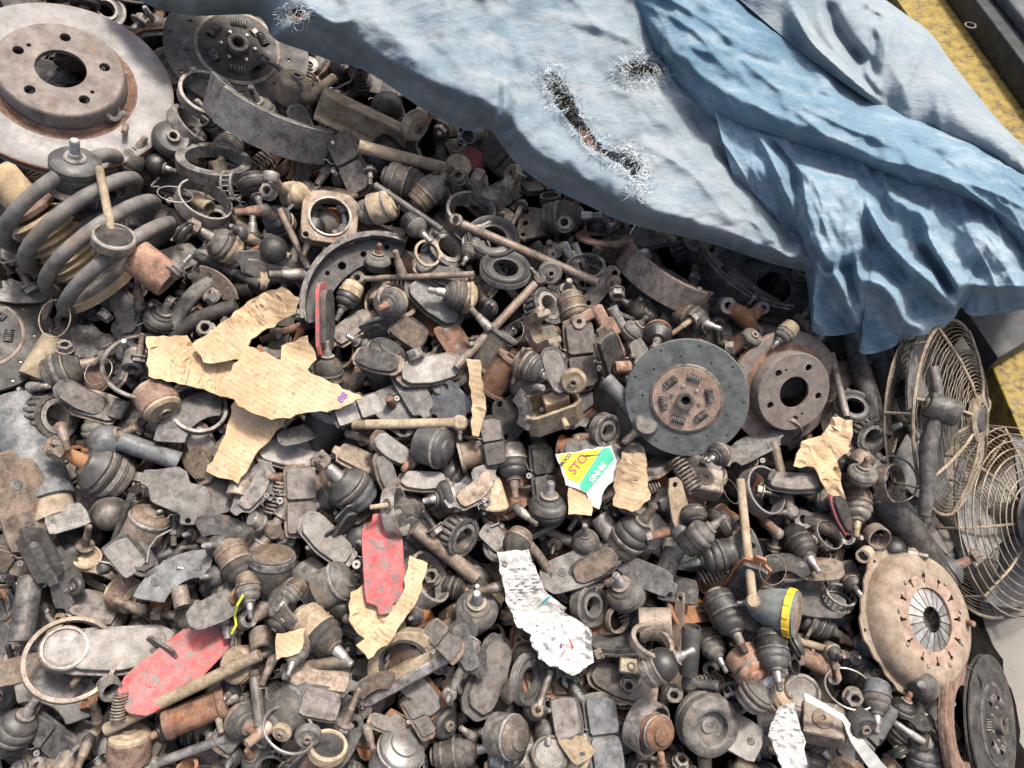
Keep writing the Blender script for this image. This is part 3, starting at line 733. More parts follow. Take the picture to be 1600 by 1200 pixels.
def hsample(px, py, A=None):
    A = H if A is None else A
    h = 0.0
    for _ in range(4):
        c = uwn(npv(P(px, py, h))[None])[0]; iy, ix = gidx(c[0:1], c[1:2]); h = float(A[iy[0], ix[0]])
    return h
def place(pr, px, py, size, a=-90, e=90, s=0, y=None, auto=None, pct=16, anchor=None, sink=0.0, limit=24, view=True, _sc=None, fix=None):
    """settle a prototype on the height map along the view ray through (px, py); returns its world matrix"""
    pts = pr.samples()
    h0 = hsample(px, py); p0 = P(px, py, h0); sc = _sc or size * depth(p0) / FPX / (pr.size * .001)
    sub = pts if len(pts) < 500 else pts[np.random.choice(len(pts), 500, False)]
    if auto is None: auto = (e == 90 and y is None)
    rot = orient(a, e, s, y, sight(px, py) if (view and not auto) else HEAP)
    if auto:
        off = (sub * sc) @ np.array(rot).T @ BAS.T
        c = uwn(npv(p0)[None])[0]; iy, ix = gidx(off[:, 0] + c[0], off[:, 1] + c[1]); hh = H[iy, ix]
        A = np.c_[off[:, 0], off[:, 1], np.ones(len(off))]
        sp = np.sqrt((off[:, :2] ** 2).sum(1).mean()) + 1e-6
        g, *_ = np.linalg.lstsq(np.r_[A, [[sp * 6, 0, 0], [0, sp * 6, 0]]], np.r_[hh, 0, 0], rcond=None)
        gx, gy = float(g[0]), float(g[1]); mag = math.hypot(gx, gy); mx = math.tan(R(limit))
        if mag > mx: gx, gy = gx * mx / mag, gy * mx / mag
        nn = (NV - UV * gx - WV * gy).normalized()
        q = NV.rotation_difference(nn); rot = q.to_matrix() @ rot
    RN = np.array(rot)
    offw = (sub * sc) @ RN.T
    if anchor is not None:
        an = npv(rot @ (Vector(anchor) * .001 * sc)); offw = offw - an
    else: an = np.zeros(3)
    off = offw @ BAS.T
    d = npv(ray(px, py)); nrm = npv(NV)
    t_of = lambda h: (h - (CAMN - npv(ORG)) @ nrm) / (d @ nrm)
    c0 = uwn(npv(p0)[None])[0]; iy, ix = gidx(off[:, 0] + c0[0], off[:, 1] + c0[1])
    hi = float(H[iy, ix].max()) + float(-off[:, 2].min()) + .01
    step = .008; h = hi; best = h
    def q(hv):
        c = uwn((CAMN + d * t_of(hv))[None])[0]
        iy, ix = gidx(off[:, 0] + c[0], off[:, 1] + c[1])
        return np.percentile(off[:, 2] + c[2] - H[iy, ix], pct)
    for _ in range(140):
        if q(h) <= 0: break
        h -= step
    lo, up = h, h + step
    for _ in range(4):
        m = (lo + up) / 2
        if q(m) <= 0: lo = m
        else: up = m
    h = lo - sink
    if fix is not None: h = fix
    if _sc is None:
        return place(pr, px, py, size, a, e, s, y, auto, pct, anchor, sink, limit, view, sc * t_of(h) / depth(p0), fix)
    pos = CAMN + d * t_of(h) - an
    full = (pts * sc) @ RN.T + pos
    c = uwn(full); iy, ix = gidx(c[:, 0], c[:, 1])
    np.maximum.at(H, (iy, ix), c[:, 2])
    PTS.append(full)
    M = Matrix.Translation(Vector(pos)) @ rot.to_4x4() @ Matrix.Diagonal((sc, sc, sc, 1))
    return M

PTS = []
THINGS = []            # dicts: root, px, py, noun, adj, orient, label, filler
def build(name, pr, M, over=None, category=None, group=None):
    over = over or {}
    def mk(i, parent):
        nm, me, mat, par = pr.parts[i]
        ob = bpy.data.objects.new(nm, me); col.objects.link(ob)
        if not me.materials: me.materials.append(MATS[mat])
        want = over.get(nm)
        if want and want != mat:
            ob.material_slots[0].link = 'OBJECT'; ob.material_slots[0].material = MATS[want]
        elif me.materials[0] is not MATS[mat]:
            ob.material_slots[0].link = 'OBJECT'; ob.material_slots[0].material = MATS[mat]
        ob.parent = parent; return ob
    if len(pr.parts) == 1:
        root = mk(0, None); root.name = name; root.matrix_world = M
        return root
    root = bpy.data.objects.new(name, None); root.empty_display_size = .02; col.objects.link(root); root.matrix_world = M
    obs = []
    for i, (nm, me, mat, par) in enumerate(pr.parts): obs.append(mk(i, root if par is None else obs[par]))
    return root

KIND = {  # key: builder, object name, noun, category, group
    'bj': (p_ball_joint, 'ball_joint', 'ball joint', 'ball joint', 'ball joints in the heap'),
    'tre': (p_tie_rod_end, 'tie_rod_end', 'tie rod end', 'tie rod', 'tie rod ends in the heap'),
    'pad': (p_pad, 'brake_pad', 'brake pad', 'brake pad', 'brake pads in the heap'),
    'shoe': (p_shoe, 'brake_shoe', 'brake shoe', 'brake shoe', 'brake shoes in the heap'),
    'rotor': (p_rotor, 'brake_disc', 'brake disc', 'brake disc', 'brake discs'),
    'clutch': (p_clutch, 'clutch_disc', 'clutch disc', 'clutch disc', 'clutch discs'),
    'press': (p_pressure, 'clutch_pressure_plate', 'clutch pressure plate', 'pressure plate', None),
    'brg': (p_bearing, 'roller_bearing', 'roller bearing', 'bearing', 'bearings in the heap'),
    'ring': (p_ring, 'metal_ring', 'metal ring', 'ring', 'metal rings in the heap'),
    'wring': (p_wire_ring, 'wire_ring', 'thin wire ring', 'ring', 'metal rings in the heap'),
    'tube': (p_tube, 'metal_sleeve', 'metal sleeve', 'sleeve', 'metal sleeves in the heap'),
    'bush': (p_bush, 'rubber_bushing', 'rubber bushing', 'bushing', 'bushings in the heap'),
    'mount': (p_mount, 'rubber_mount', 'round rubber mount', 'mount', 'rubber mounts in the heap'),
    'cross': (p_cross, 'universal_joint', 'universal joint cross', 'joint', 'universal joints in the heap'),
    'yoke': (p_yoke, 'universal_joint_yoke', 'universal joint yoke', 'joint', 'universal joints in the heap'),
    'bolt': (p_bolt, 'hex_bolt', 'hex bolt', 'bolt', 'bolts in the heap'),
    'cap': (p_cap, 'round_dust_cup', 'round metal cup', 'metal cup', 'metal cups in the heap'),
    'spring': (p_spring, 'small_spring', 'small coil spring', 'spring', 'small springs in the heap'),
    'ball': (p_ball_arm, 'rubber_ball_end', 'rubber-booted ball end', 'ball joint', 'ball joints in the heap'),
    'brk': (p_bracket_plate, 'bracket_plate', 'flat bracket plate', 'bracket', 'brackets in the heap'),
    'clamp': (p_clamp, 'bored_clamp', 'square clamp with round bore', 'clamp', None),
    'cal': (p_caliper, 'caliper_bracket', 'caliper bracket', 'bracket', 'brackets in the heap'),
    'cv': (p_cv, 'joint_boot', 'joint boot', 'boot', 'joint boots in the heap'),
    'seal': (p_seal, 'oil_seal', 'oil seal ring', 'seal', 'oil seals in the heap'),
    'knuckle': (p_knuckle, 'cast_knuckle', 'cast knuckle', 'knuckle', 'castings in the heap'),
    'cyl': (p_cylinder, 'wheel_cylinder', 'wheel cylinder', 'cylinder', 'wheel cylinders'),
}
ADJ = {'grease_black': 'greasy black', 'flake_rust': 'orange-rusted', 'iron_black': 'black', 'steel_grey': 'grey', 'steel_brown': 'brown', 'steel_bright': 'shiny', 'rust': 'rusty', 'tan_dust': 'dusty tan', 'rubber': 'black', 'rubber_dusty': 'dusty grey',
       'friction': 'dull brown', 'plate_grey': 'grey', 'plate_dark': 'dark', 'plate_pale': 'pale grey', 'red_paint': 'red', 'orange_rust': 'orange rusty', 'brass': 'brass-coloured', 'blue_grey': 'blue-grey', 'copper_hub': 'coppery'}
DIRS = ['right', 'lower right', 'down', 'lower left', 'left', 'upper left', 'up', 'upper right']
def dirword(a): return DIRS[int(round((a % 360) / 45)) % 8]

rng = random.Random(11)
def auto_mats(key, args):
    o = {}
    if key in ('bj', 'ball'):
        o['housing'] = rng.choice(['steel_grey', 'steel_brown', 'steel_brown', 'tan_dust', 'iron_black', 'blue_grey', 'grease_black', 'flake_rust', 'grease_black'])
        o['rubber_boot'] = rng.choice(['rubber', 'rubber', 'grease_black', 'rubber_dusty', 'rubber_dusty'])
        o['stud'] = rng.choice(['steel_bright', 'steel_bright', 'steel_grey', 'steel_brown', 'rust'])
    elif key == 'tre':
        o['housing'] = rng.choice(['steel_grey', 'steel_brown', 'tan_dust']); o['rod'] = rng.choice(['steel_grey', 'steel_brown', 'rust', 'tan_dust'])
    elif key == 'pad':
        o['backing_plate'] = rng.choice(['plate_grey', 'plate_dark', 'steel_brown', 'plate_dark', 'flake_rust'])
        f = rng.choice(['friction', 'friction', 'plate_pale', 'plate_dark', 'steel_brown', 'plate_dark']); o['friction_lining'] = f; o['friction_block'] = f
    elif key in ('ring', 'wring', 'brk', 'knuckle', 'yoke', 'cross', 'tube', 'bolt', 'cap', 'cal'):
        m = rng.choice(['steel_grey', 'steel_bright', 'steel_brown', 'steel_brown', 'rust', 'flake_rust', 'tan_dust', 'grease_black', 'grease_black'])
        for q in ('metal_ring', 'bracket_plate', 'casting', 'fork', 'spider', 'sleeve', 'shank', 'cup', 'dome', 'bridge'): o[q] = m
    elif key == 'stud':
        m = rng.choice(['steel_grey', 'steel_brown', 'steel_brown', 'rust', 'steel_bright']); o['tapered_shank'] = m; o['ball_head'] = rng.choice([m, 'steel_grey', 'iron_black'])
    elif key == 'bush': o['rubber_ring'] = rng.choice(['rubber', 'rubber_dusty', 'tan_dust'])
    return o
MAINPART = {'bj': 'housing', 'ball': 'rubber_boot', 'tre': 'rod', 'pad': None, 'ring': 'metal_ring', 'wring': 'metal_ring', 'brk': 'bracket_plate', 'knuckle': 'casting', 'yoke': 'fork', 'cross': 'spider', 'tube': 'sleeve', 'bolt': 'shank', 'cap': None, 'cal': 'bridge', 'stud': 'tapered_shank', 'bush': 'rubber_ring', 'shoe': 'friction_lining'}
def item(key, args, px, py, size, a=-90, e=90, s=0, m=None, yd=None, pct=16, anchor=None, label=None, filler=False, sink=0.0, auto=None, name=None, cat=None):
    fn, nm, noun, ct, grp = KIND[key]
    args = args if isinstance(args, tuple) else (args,)
    pr = proto(key, fn, *args)
    M = place(pr, px, py, size, a, e, s, yd, auto, pct, anchor, sink, view=not filler)
    over = auto_mats(key, args)
    if m: over.update(m)
    root = build(name or nm, pr, M, over)
    mp = MAINPART.get(key)
    if key == 'pad': mp = 'backing_plate' if args[1] == 'b' else ('friction_block' if args[0] == 's' else 'friction_lining')
    mt = over.get(mp) if mp else None
    if mt is None: mt = dict((q[0], q[2]) for q in pr.parts).get(mp, pr.parts[0][2])
    ori = ''
    if key in ('bj', 'ball'): ori = 'stud facing the viewer' if e > 62 else 'stud pointing ' + dirword(a)
    elif key == 'tre': ori = 'rod pointing ' + dirword(s)
    elif key in ('tube', 'bolt', 'cap', 'spring', 'yoke', 'cv') and e < 62: ori = 'end pointing ' + dirword(a)
    elif key == 'pad': ori = 'lining side up' if args[1] == 'f' else 'back plate up'
    THINGS.append(dict(root=root, px=px, py=py, noun=noun, adj=ADJ.get(mt, 'grimy'), ori=ori, label=label, cat=cat or ct, group=grp, filler=filler, size=size, pts=PTS[-1]))
    return root
def special(name, pr, px, py, label, cat, size=100, group=None, filler=False, **kw):
    M = place(pr, px, py, size, **kw)
    root = build(name, pr, M)
    THINGS.append(dict(root=root, px=px, py=py, noun=cat, adj='', ori='', label=label, cat=cat, group=group, filler=filler, size=size))
    return root

# two-ended rods and links, made to length
def p_link(L, dia, e1, e2, mats, bend=0.0):
    p = Proto(100); r = dia / 2
    n = 7; x0, x1 = -L / 2, L / 2
    pts = [(x0 + L * k / (n - 1), bend * math.sin(math.pi * k / (n - 1)) - bend / 2, 0) for k in range(n)]
    rad = [r] * n
    p.add('rod', sweep(pts, rad, 12), mats[0])
    for sgn, e in ((-1, e1), (1, e2)):
        x = sgn * L / 2
        if e == 'b':
            R0 = max(r * 1.55, 10)
            h = p.add('ball_housing', T(lathe([(0, -R0 * .7), (R0 * .7, -R0 * .7), (R0, -R0 * .4), (R0, R0 * .5), (R0 * .8, R0 * .8), (0, R0 * .8)], 20), tr(x, 0, 0) @ rx(rng.choice((0, 180, 30)))), mats[1])
            p.add('stud', T(lathe(stud_prof(R0 * .7, R0 * .5, R0 * .5, R0 * .36, R0 * 1.1, R0 * .32), 12), tr(x, 0, 0) @ rx(rng.choice((0, 60, 90, 120)))), 'steel_grey', h)
        elif e == 'o':
            R0 = max(r * 2, 12)
            p.add('eye', T(lathe([(R0 * .5, -r), (R0, -r), (R0 * 1.05, 0), (R0, r), (R0 * .5, r)], 22, True), tr(x + sgn * R0 * .8, 0, 0)), mats[1])
        elif e == 'c':
            p.add('end_cap', T(lathe([(0, -r * 2), (r * 1.9, -r * 2), (r * 2.1, -r * 1.6), (r * 2.1, r * 1.6), (r * 1.9, r * 2), (0, r * 2)], 22), tr(x, 0, 0)), mats[1])
        elif e == 't':
            pr = []
            z = 0
            while z < L * .14: pr += [(r * .95, z), (r * .78, z + 1.2)]; z += 2.4
            p.add('thread', T(lathe([(0, 0)] + pr + [(0, z)], 12), tr(x, 0, 0) @ ry(90 * sgn)), mats[1])
    return p
def link(x1, y1, x2, y2, dia, ends='nn', mats=('steel_brown', 'steel_grey'), label=None, name='metal_rod', noun='rod', cat='rod', bend=0.0, te=None, filler=False, pct=14):
    L = math.hypot(x2 - x1, y2 - y1); s = math.degrees(math.atan2(y2 - y1, x2 - x1))
    pr = p_link(L, dia, ends[0], ends[1], mats, bend)
    kw = dict(s=s, pct=pct)
    if te is not None: kw.update(a=s + 180, e=90 - te, auto=False)
    M = place(pr, (x1 + x2) / 2, (y1 + y2) / 2, 100, **kw)
    root = build(name, pr, M)
    THINGS.append(dict(root=root, px=(x1 + x2) / 2, py=(y1 + y2) / 2, noun=noun, adj=ADJ.get(mats[0], 'grimy'), ori='lying towards the ' + dirword(s), label=label, cat=cat, group='rods and links in the heap', filler=filler, size=L))
    return root

# sheets of card and paper that lie over what is below
def inside(poly, x, y):
    c = False; n = len(poly)
    for i in range(n):
        x1, y1 = poly[i]; x2, y2 = poly[i - 1]
        if (y1 > y) != (y2 > y) and x < (x2 - x1) * (y - y1) / (y2 - y1) + x1: c = not c
    return c
def torn(poly, amp, step):
    o = []
    for i in range(len(poly)):
        a, b = poly[i], poly[(i + 1) % len(poly)]; L = math.hypot(b[0] - a[0], b[1] - a[1]); n = max(1, int(L / step))
        for k in range(n):
            t = k / n; j = 0 if k == 0 else rng.uniform(-amp, amp)
            o.append((a[0] + (b[0] - a[0]) * t - (b[1] - a[1]) / L * j, a[1] + (b[1] - a[1]) * t + (b[0] - a[0]) / L * j))
    return o
def drape(name, poly, mat, label, cat, lift=.006, th=.0035, crumple=.0016, cr_scale=.035, blur=7, tear=2.5, step=9, group=None, flat=.0, fine=13, crisp=32):
    A = box_blur(dilate(H, 3), blur)
    cx = sum(p[0] for p in poly) / len(poly); cy = sum(p[1] for p in poly) / len(poly)
    pl = torn(poly, tear, step)
    bm = bmesh.new(); f = bm.faces.new([bm.verts.new((x, y, 0)) for x, y in pl])
    bmesh.ops.triangulate(bm, faces=[f])
    for _ in range(5):
        ed = [e for e in bm.edges if e.calc_length() > fine]
        if not ed: break
        bmesh.ops.subdivide_edges(bm, edges=ed, cuts=1, use_grid_fill=False)
        bmesh.ops.triangulate(bm, faces=bm.faces)
    bmesh.ops.beautify_fill(bm, faces=bm.faces, edges=[e for e in bm.edges if not e.is_boundary])
    hc = hsample(cx, cy, A)
    org = P(cx, cy, hc)
    seed = rng.random() * 50
    for v in bm.verts:
        h = hsample(v.co.x, v.co.y, A); h = h * (1 - flat) + hc * flat
        q = P(v.co.x, v.co.y, h)
        n1 = mnoise.fractal(Vector((q.x / cr_scale + seed, q.y / cr_scale, q.z / cr_scale)), 1.0, 2.0, 3)
        rid = 1 - abs(n1) * 2
        v.co = P(v.co.x, v.co.y, h + lift + crumple * rid) - org
    bmesh.ops.recalc_face_normals(bm, faces=bm.faces)
    top = list(bm.faces)
    sm = sum((f.normal.dot(NV) for f in top))
    if sm < 0: bmesh.ops.reverse_faces(bm, faces=top)
    bm.verts.index_update(); V = [tuple(v.co) for v in bm.verts]; n = len(V)
    F = [tuple(v.index for v in f.verts) for f in bm.faces]; edge = [e for e in bm.edges if e.is_boundary]
    B = []
    for e in edge:
        lp = e.link_loops[0]; a, b = lp.vert.index, lp.link_loop_next.vert.index; B.append((b, a, a + n, b + n))
    bm.free(); me = bpy.data.meshes.new(name)
    me.from_pydata(V + [tuple(Vector(v) - NV * th) for v in V], [], F + [tuple(i + n for i in reversed(f)) for f in F] + B)
    me.polygons.foreach_set('use_smooth', [True] * len(me.polygons)); me.set_sharp_from_angle(angle=R(crisp))
    me.materials.append(MATS[mat])
    ob = bpy.data.objects.new(name, me); col.objects.link(ob); ob.location = org
    co = np.array([tuple(v.co) for v in me.vertices]) + npv(org); c = uwn(co); iy, ix = gidx(c[:, 0], c[:, 1]); np.maximum.at(H, (iy, ix), c[:, 2])
    THINGS.append(dict(root=ob, px=cx, py=cy, noun=cat, adj='', ori='', label=label, cat=cat, group=group, filler=False, size=80))
    return ob

# ------------------------------------------------------------------ outline of the tarpaulin in the photograph's frame
TARP_LOW = [(160, -44), (212, 0), (255, 17), (300, 26), (352, 23), (400, 22), (416, 36), (424, 62), (472, 78), (530, 100), (560, 104), (604, 130), (655, 168), (700, 192), (737, 208), (766, 196), (782, 226), (806, 256), (850, 290), (905, 314), (960, 342), (1000, 355), (1060, 368), (1130, 385), (1190, 408), (1254, 424)]
TARP_POLY = TARP_LOW + [(1268, 520), (1300, 530), (1335, 556), (1400, 538), (1450, 522), (1492, 500), (1600, 480), (1700, 470), (1700, -200), (160, -200)]
def in_heap(px, py): return px < 1440 + 60 * max(0, min(1, (py - 700) / 300.))
def dist_poly(pl, x, y):
    b = 1e9
    for (x1, y1), (x2, y2) in zip(pl[:-1], pl[1:]):
        dx, dy = x2 - x1, y2 - y1; t = max(0, min(1, ((x - x1) * dx + (y - y1) * dy) / (dx * dx + dy * dy)))
        b = min(b, math.hypot(x - x1 - t * dx, y - y1 - t * dy))
    return b

# ------------------------------------------------------------------ random kinds for what lies in the gaps
def random_item(px, py, filler=True, small=False):
    k = rng.random(); a = rng.uniform(0, 360)
    if k < .21: return ('bj', rng.choice((0, 0, 1, 3, 4, 5, 6, 7, 2)), px, py, rng.uniform(34, 52), a, rng.choice((8, 20, 35, 55, 80)), rng.uniform(0, 360))
    if k < .32: return ('tre', rng.randrange(3), px, py, rng.uniform(74, 108), -90, 90, a)
    if k < .64: return ('pad', (rng.choice('dseatq'), rng.choice('ffb')), px, py, rng.uniform(70, 112), rng.uniform(0, 360), rng.choice((86, 75, 60, 40, 20)), a)
    if k < .68: return ('brg', rng.randrange(3), px, py, rng.uniform(44, 64), a, rng.choice((80, 50, 30)), 0)
    if k < .73: return ('ring', (rng.choice((6, 12, 20)), rng.choice((2.5, 5)), 'steel_grey'), px, py, rng.uniform(50, 80), a, rng.choice((80, 50, 30)), 0)
    if k < .79: return ('tube', (rng.choice((50, 80)), rng.choice((4, 8)), 'steel_brown', rng.random() < .4), px, py, rng.uniform(22, 36), a, rng.choice((5, 20, 45)), 0)
    if k < .84: return ('bush', rng.randrange(3), px, py, rng.uniform(38, 56), a, rng.choice((15, 40, 75)), 0)
    if k < .88: return ('bolt', rng.randrange(3), px, py, rng.uniform(55, 80), a, rng.choice((5, 20, 40)), 0)
    if k < .91: return ('cross', 0, px, py, rng.uniform(52, 66), a, rng.choice((85, 50)), a)
    if k < .93: return ('cap', rng.randrange(3), px, py, rng.uniform(36, 56), a, rng.choice((80, 40, 15)), 0)
    if k < .95: return ('brk', rng.randrange(3), px, py, rng.uniform(80, 110), a, rng.choice((80, 55)), a)
    if k < .97: return ('knuckle', 0, px, py, rng.uniform(70, 95), a, rng.choice((80, 50)), a)
    return ('spring', 0, px, py, rng.uniform(48, 64), a, 8, 0)
# ------------------------------------------------------------------ ground and heap core
def plain(name, vf, mat, smooth=None, scale=1.0, loc=None):
    me = mesh(name, vf, smooth, scale); me.materials.append(MATS[mat])
    ob = bpy.data.objects.new(name, me); col.objects.link(ob)
    if loc: ob.location = loc
    return ob
g = plain('ground', ([(-12, -12, 0), (12, -12, 0), (12, 16, 0), (-12, 16, 0)], [(0, 1, 2, 3)]), 'concrete'); g['kind'] = 'structure'

def trench():
    # the heap drops away under the tarpaulin's overhanging edge
    global HB
    pts = ORG.to_tuple() + (0,)
    W_ = np.array(ORG)[None] + GU.ravel()[:, None] * npv(UV) + GW.ravel()[:, None] * npv(WV) + (-.03) * npv(NV)
    d = W_ - CAMN; z = d @ npv(fwd); X = 800 + FPX * (d @ npv(rgt)) / z; Y = 600 - FPX * (d @ npv(upv)) / z
    lo = np.array(TARP_LOW, float); D = np.full(X.shape, 1e9); S_ = np.zeros(X.shape)
    for a, b in zip(lo[:-1], lo[1:]):
        v = b - a; t = np.clip(((X - a[0]) * v[0] + (Y - a[1]) * v[1]) / (v @ v), 0, 1); ex, ey = X - a[0] - t * v[0], Y - a[1] - t * v[1]
        q = np.hypot(ex, ey); m = q < D; D = np.where(m, q, D); S_ = np.where(m, np.sign(v[0] * ey - v[1] * ex), S_)
    low = np.where(S_ < 0, .075, .075 * np.exp(-(D / 62) ** 2)) * sstep(380, 460, X)
    HB -= low.reshape(HB.shape); H[:] = HB
trench()
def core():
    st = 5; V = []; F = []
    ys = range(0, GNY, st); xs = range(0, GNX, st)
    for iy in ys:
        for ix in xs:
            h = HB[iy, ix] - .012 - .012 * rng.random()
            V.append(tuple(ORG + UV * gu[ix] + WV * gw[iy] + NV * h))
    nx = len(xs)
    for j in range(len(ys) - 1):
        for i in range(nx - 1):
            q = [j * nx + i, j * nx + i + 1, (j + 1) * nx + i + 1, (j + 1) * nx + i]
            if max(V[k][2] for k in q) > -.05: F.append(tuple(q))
    ob = plain('gap_shade_core', (V, F), 'gap_shade_black'); ob['kind'] = 'stuff'  # sheet under the parts, near-black colour stands in for shade between them
    ob['label'] = 'heap core under the parts, coloured near-black as the deep shade in the gaps'; ob['category'] = 'scrap'
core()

# everything buried too deep to tell apart: one mass
def stuff_layer():
    VV = []; FF = []; MI = []; mats = []; off = 0
    cells = []
    stp = 50
    for jy in range(-2, 31):
        for jx in range(-6, 34):
            px = jx * stp + rng.uniform(-18, 18); py = jy * stp + rng.uniform(-18, 18)
            if not in_heap(px, py): continue
            if inside(TARP_POLY, px, py) and dist_poly(TARP_LOW, px, py) > 70: continue
            cells.append((px, py))
    rng.shuffle(cells)
    for px, py in cells:
        key, args, x, y, size, a, e, s = random_item(px, py)
        fn = KIND[key][0]; args = args if isinstance(args, tuple) else (args,)
        pr = proto(key, fn, *args); M = place(pr, x, y, size, a, e, s, pct=30, view=False)
        over = auto_mats(key, args)
        MN = np.array(M)
        for nm, me, mat, par in pr.parts:
            mt = over.get(nm, mat)
            if mt not in mats: mats.append(mt)
            co = np.empty(len(me.vertices) * 3); me.vertices.foreach_get('co', co); co = co.reshape(-1, 3) @ MN[:3, :3].T + MN[:3, 3]
            VV.append(co); mi = mats.index(mt)
            for p in me.polygons: FF.append([i + off for i in p.vertices]); MI.append(mi)
            off += len(co)
    me = bpy.data.meshes.new('buried_scrap_parts'); me.from_pydata(np.concatenate(VV).tolist(), [], FF)
    for m in mats: me.materials.append(MATS[m])
    me.polygons.foreach_set('material_index', MI); me.polygons.foreach_set('use_smooth', [True] * len(FF)); me.set_sharp_from_angle(angle=R(38))
    ob = bpy.data.objects.new('buried_scrap_parts', me); col.objects.link(ob); ob['kind'] = 'stuff'
    ob['label'] = 'mass of small used car parts buried between the ones on top'; ob['category'] = 'scrap'
stuff_layer()

# loose parts seen in the gaps between the larger ones
def gap_layer():
    cells = []
    stp = 60
    for jy in range(-1, 21):
        for jx in range(-1, 28):
            px = jx * stp + rng.uniform(-20, 20) + (jy % 2) * 30; py = jy * stp + rng.uniform(-20, 20)
            if not in_heap(px, py): continue
            if inside(TARP_POLY, px, py) and dist_poly(TARP_LOW, px, py) > 25: continue
            cells.append((px, py))
    rng.shuffle(cells)
    for px, py in cells:
        key, args, x, y, size, a, e, s = random_item(px, py)
        item(key, args, x, y, size, a, e, s, filler=True, pct=24)
gap_layer()

# ------------------------------------------------------------------ larger made-up pieces
grime('strut_tan', (.34, .25, .15), (.48, .37, .235), .05, .85, .4, .12, .45, vary=.1, oil=.25)
def p_spring_strut():
    """strut along -Z, spring round it; local +Z points to the strut's top"""
    p = Proto(100)
    b = p.add('dust_bellows', lathe([(0, 78)] + [q for k in range(9) for q in ((41, 76 - k * 13), (48, 70 - k * 13))] + [(41, -44), (0, -44)], 26), 'strut_tan')
    p.add('damper_tube', lathe([(0, 170), (24, 170), (30, 160), (30, 80), (0, 80)], 24), 'strut_tan')
    p.add('bump_collar', lathe([(30, 84), (42, 84), (44, 92), (40, 100), (30, 100)], 26, True), 'rust', b)
    p.add('spring_seat', lathe([(0, -52), (44, -50), (50, -58), (74, -62), (78, -68), (78, -84), (74, -90), (40, -92), (0, -92)], 40), 'rubber_dusty')
    p.add('seat_rim', lathe([(76, -72), (80, -73), (80, -88), (76, -88)], 40, True), 'strut_tan', 3)
    p.add('bearing_top', lathe([(0, -92), (26, -92), (28, -96), (28, -106), (20, -112), (0, -112)], 24), 'strut_tan')
    p.add('stud', lathe(stud_prof(-140, 7, 10, 7, 20, 6.5), 12), 'strut_tan')
    for x in (56, -56): p.add('seat_bolt', T(lathe([(0, -116), (5, -115), (6, -112), (6, -90)], 12), tr(x, 0, 0)), 'plate_pale')
    return p
grime('spring_grey', (.085, .082, .078), (.17, .164, .155), .1, .6, .40, .12, .3, vary=.1)
def p_coil(turns, r, pitch, wire):
    p = Proto(100); v = helix(r, pitch, turns, wire, 26, 12)
    z = pitch * turns / 2; p.add('coil_spring', T(v, tr(0, 0, -z)), 'spring_grey'); return p
def p_shock():
    """shock absorber along +X: rod on -X"""
    p = Proto(100)
    p.add('body', T(lathe([(0, -20), (22, -20), (26, -17), (27, -10), (27, 150), (24, 156), (10, 160), (0, 160)], 28), ry(90)), 'iron_black')
    p.add('piston_rod', T(lathe([(0, -70), (7, -70), (7.5, -68), (7.5, -20), (0, -20)], 16), ry(90)), 'steel_grey')
    p.add('rod_guide', T(lathe([(8, -26), (18, -26), (22, -22), (22, -18), (8, -18)], 24, True), ry(90)), 'rubber')
    p.add('eye', T(lathe([(8, -12), (17, -12), (18, -10), (18, 10), (17, 12), (8, 12)], 22, True), tr(-84, 0, 0) @ rx(90)), 'steel_brown')
    p.add('eye_bush', T(lathe([(4, -13), (8.5, -13), (8.5, 13), (4, 13)], 16, True), tr(-84, 0, 0) @ rx(90)), 'rubber'); return p
def p_pipe(L, r, mat, name='tube_body', mat2=None):
    p = Proto(100)
    p.add(name, T(lathe([(0, -L / 2), (r * .92, -L / 2), (r, -L / 2 + 2), (r, L / 2 - 2), (r * .92, L / 2), (r * .8, L / 2), (r * .8, L / 2 - 6), (0, L / 2 - 6)], 28), ry(90)), mat)
    if mat2: p.add('end_collar', T(lathe([(r * .5, L / 2), (r * .85, L / 2), (r * .85, L / 2 + 30), (r * .5, L / 2 + 30)], 26, True), ry(90)), mat2)
    return p
def p_channel(L, wd, ht, mat):
    p = Proto(100)
    o = [(-wd / 2, -ht / 2), (wd / 2, -ht / 2), (wd / 2, ht / 2), (wd / 2 - 4, ht / 2), (wd / 2 - 4, -ht / 2 + 4), (-wd / 2 + 4, -ht / 2 + 4), (-wd / 2 + 4, ht / 2), (-wd / 2, ht / 2)]
    p.add('channel', T(plate(o, [], L, .8), rz(90) @ rx(90)), mat)
    p.add('lip', T(plate(rounded([(-L / 2, 0), (L / 2, 0), (L / 2, 9), (-L / 2, 9)], .1), [], 3, .5), tr(0, wd / 2 - 1, ht / 2 + 1.2)), mat)
    return p
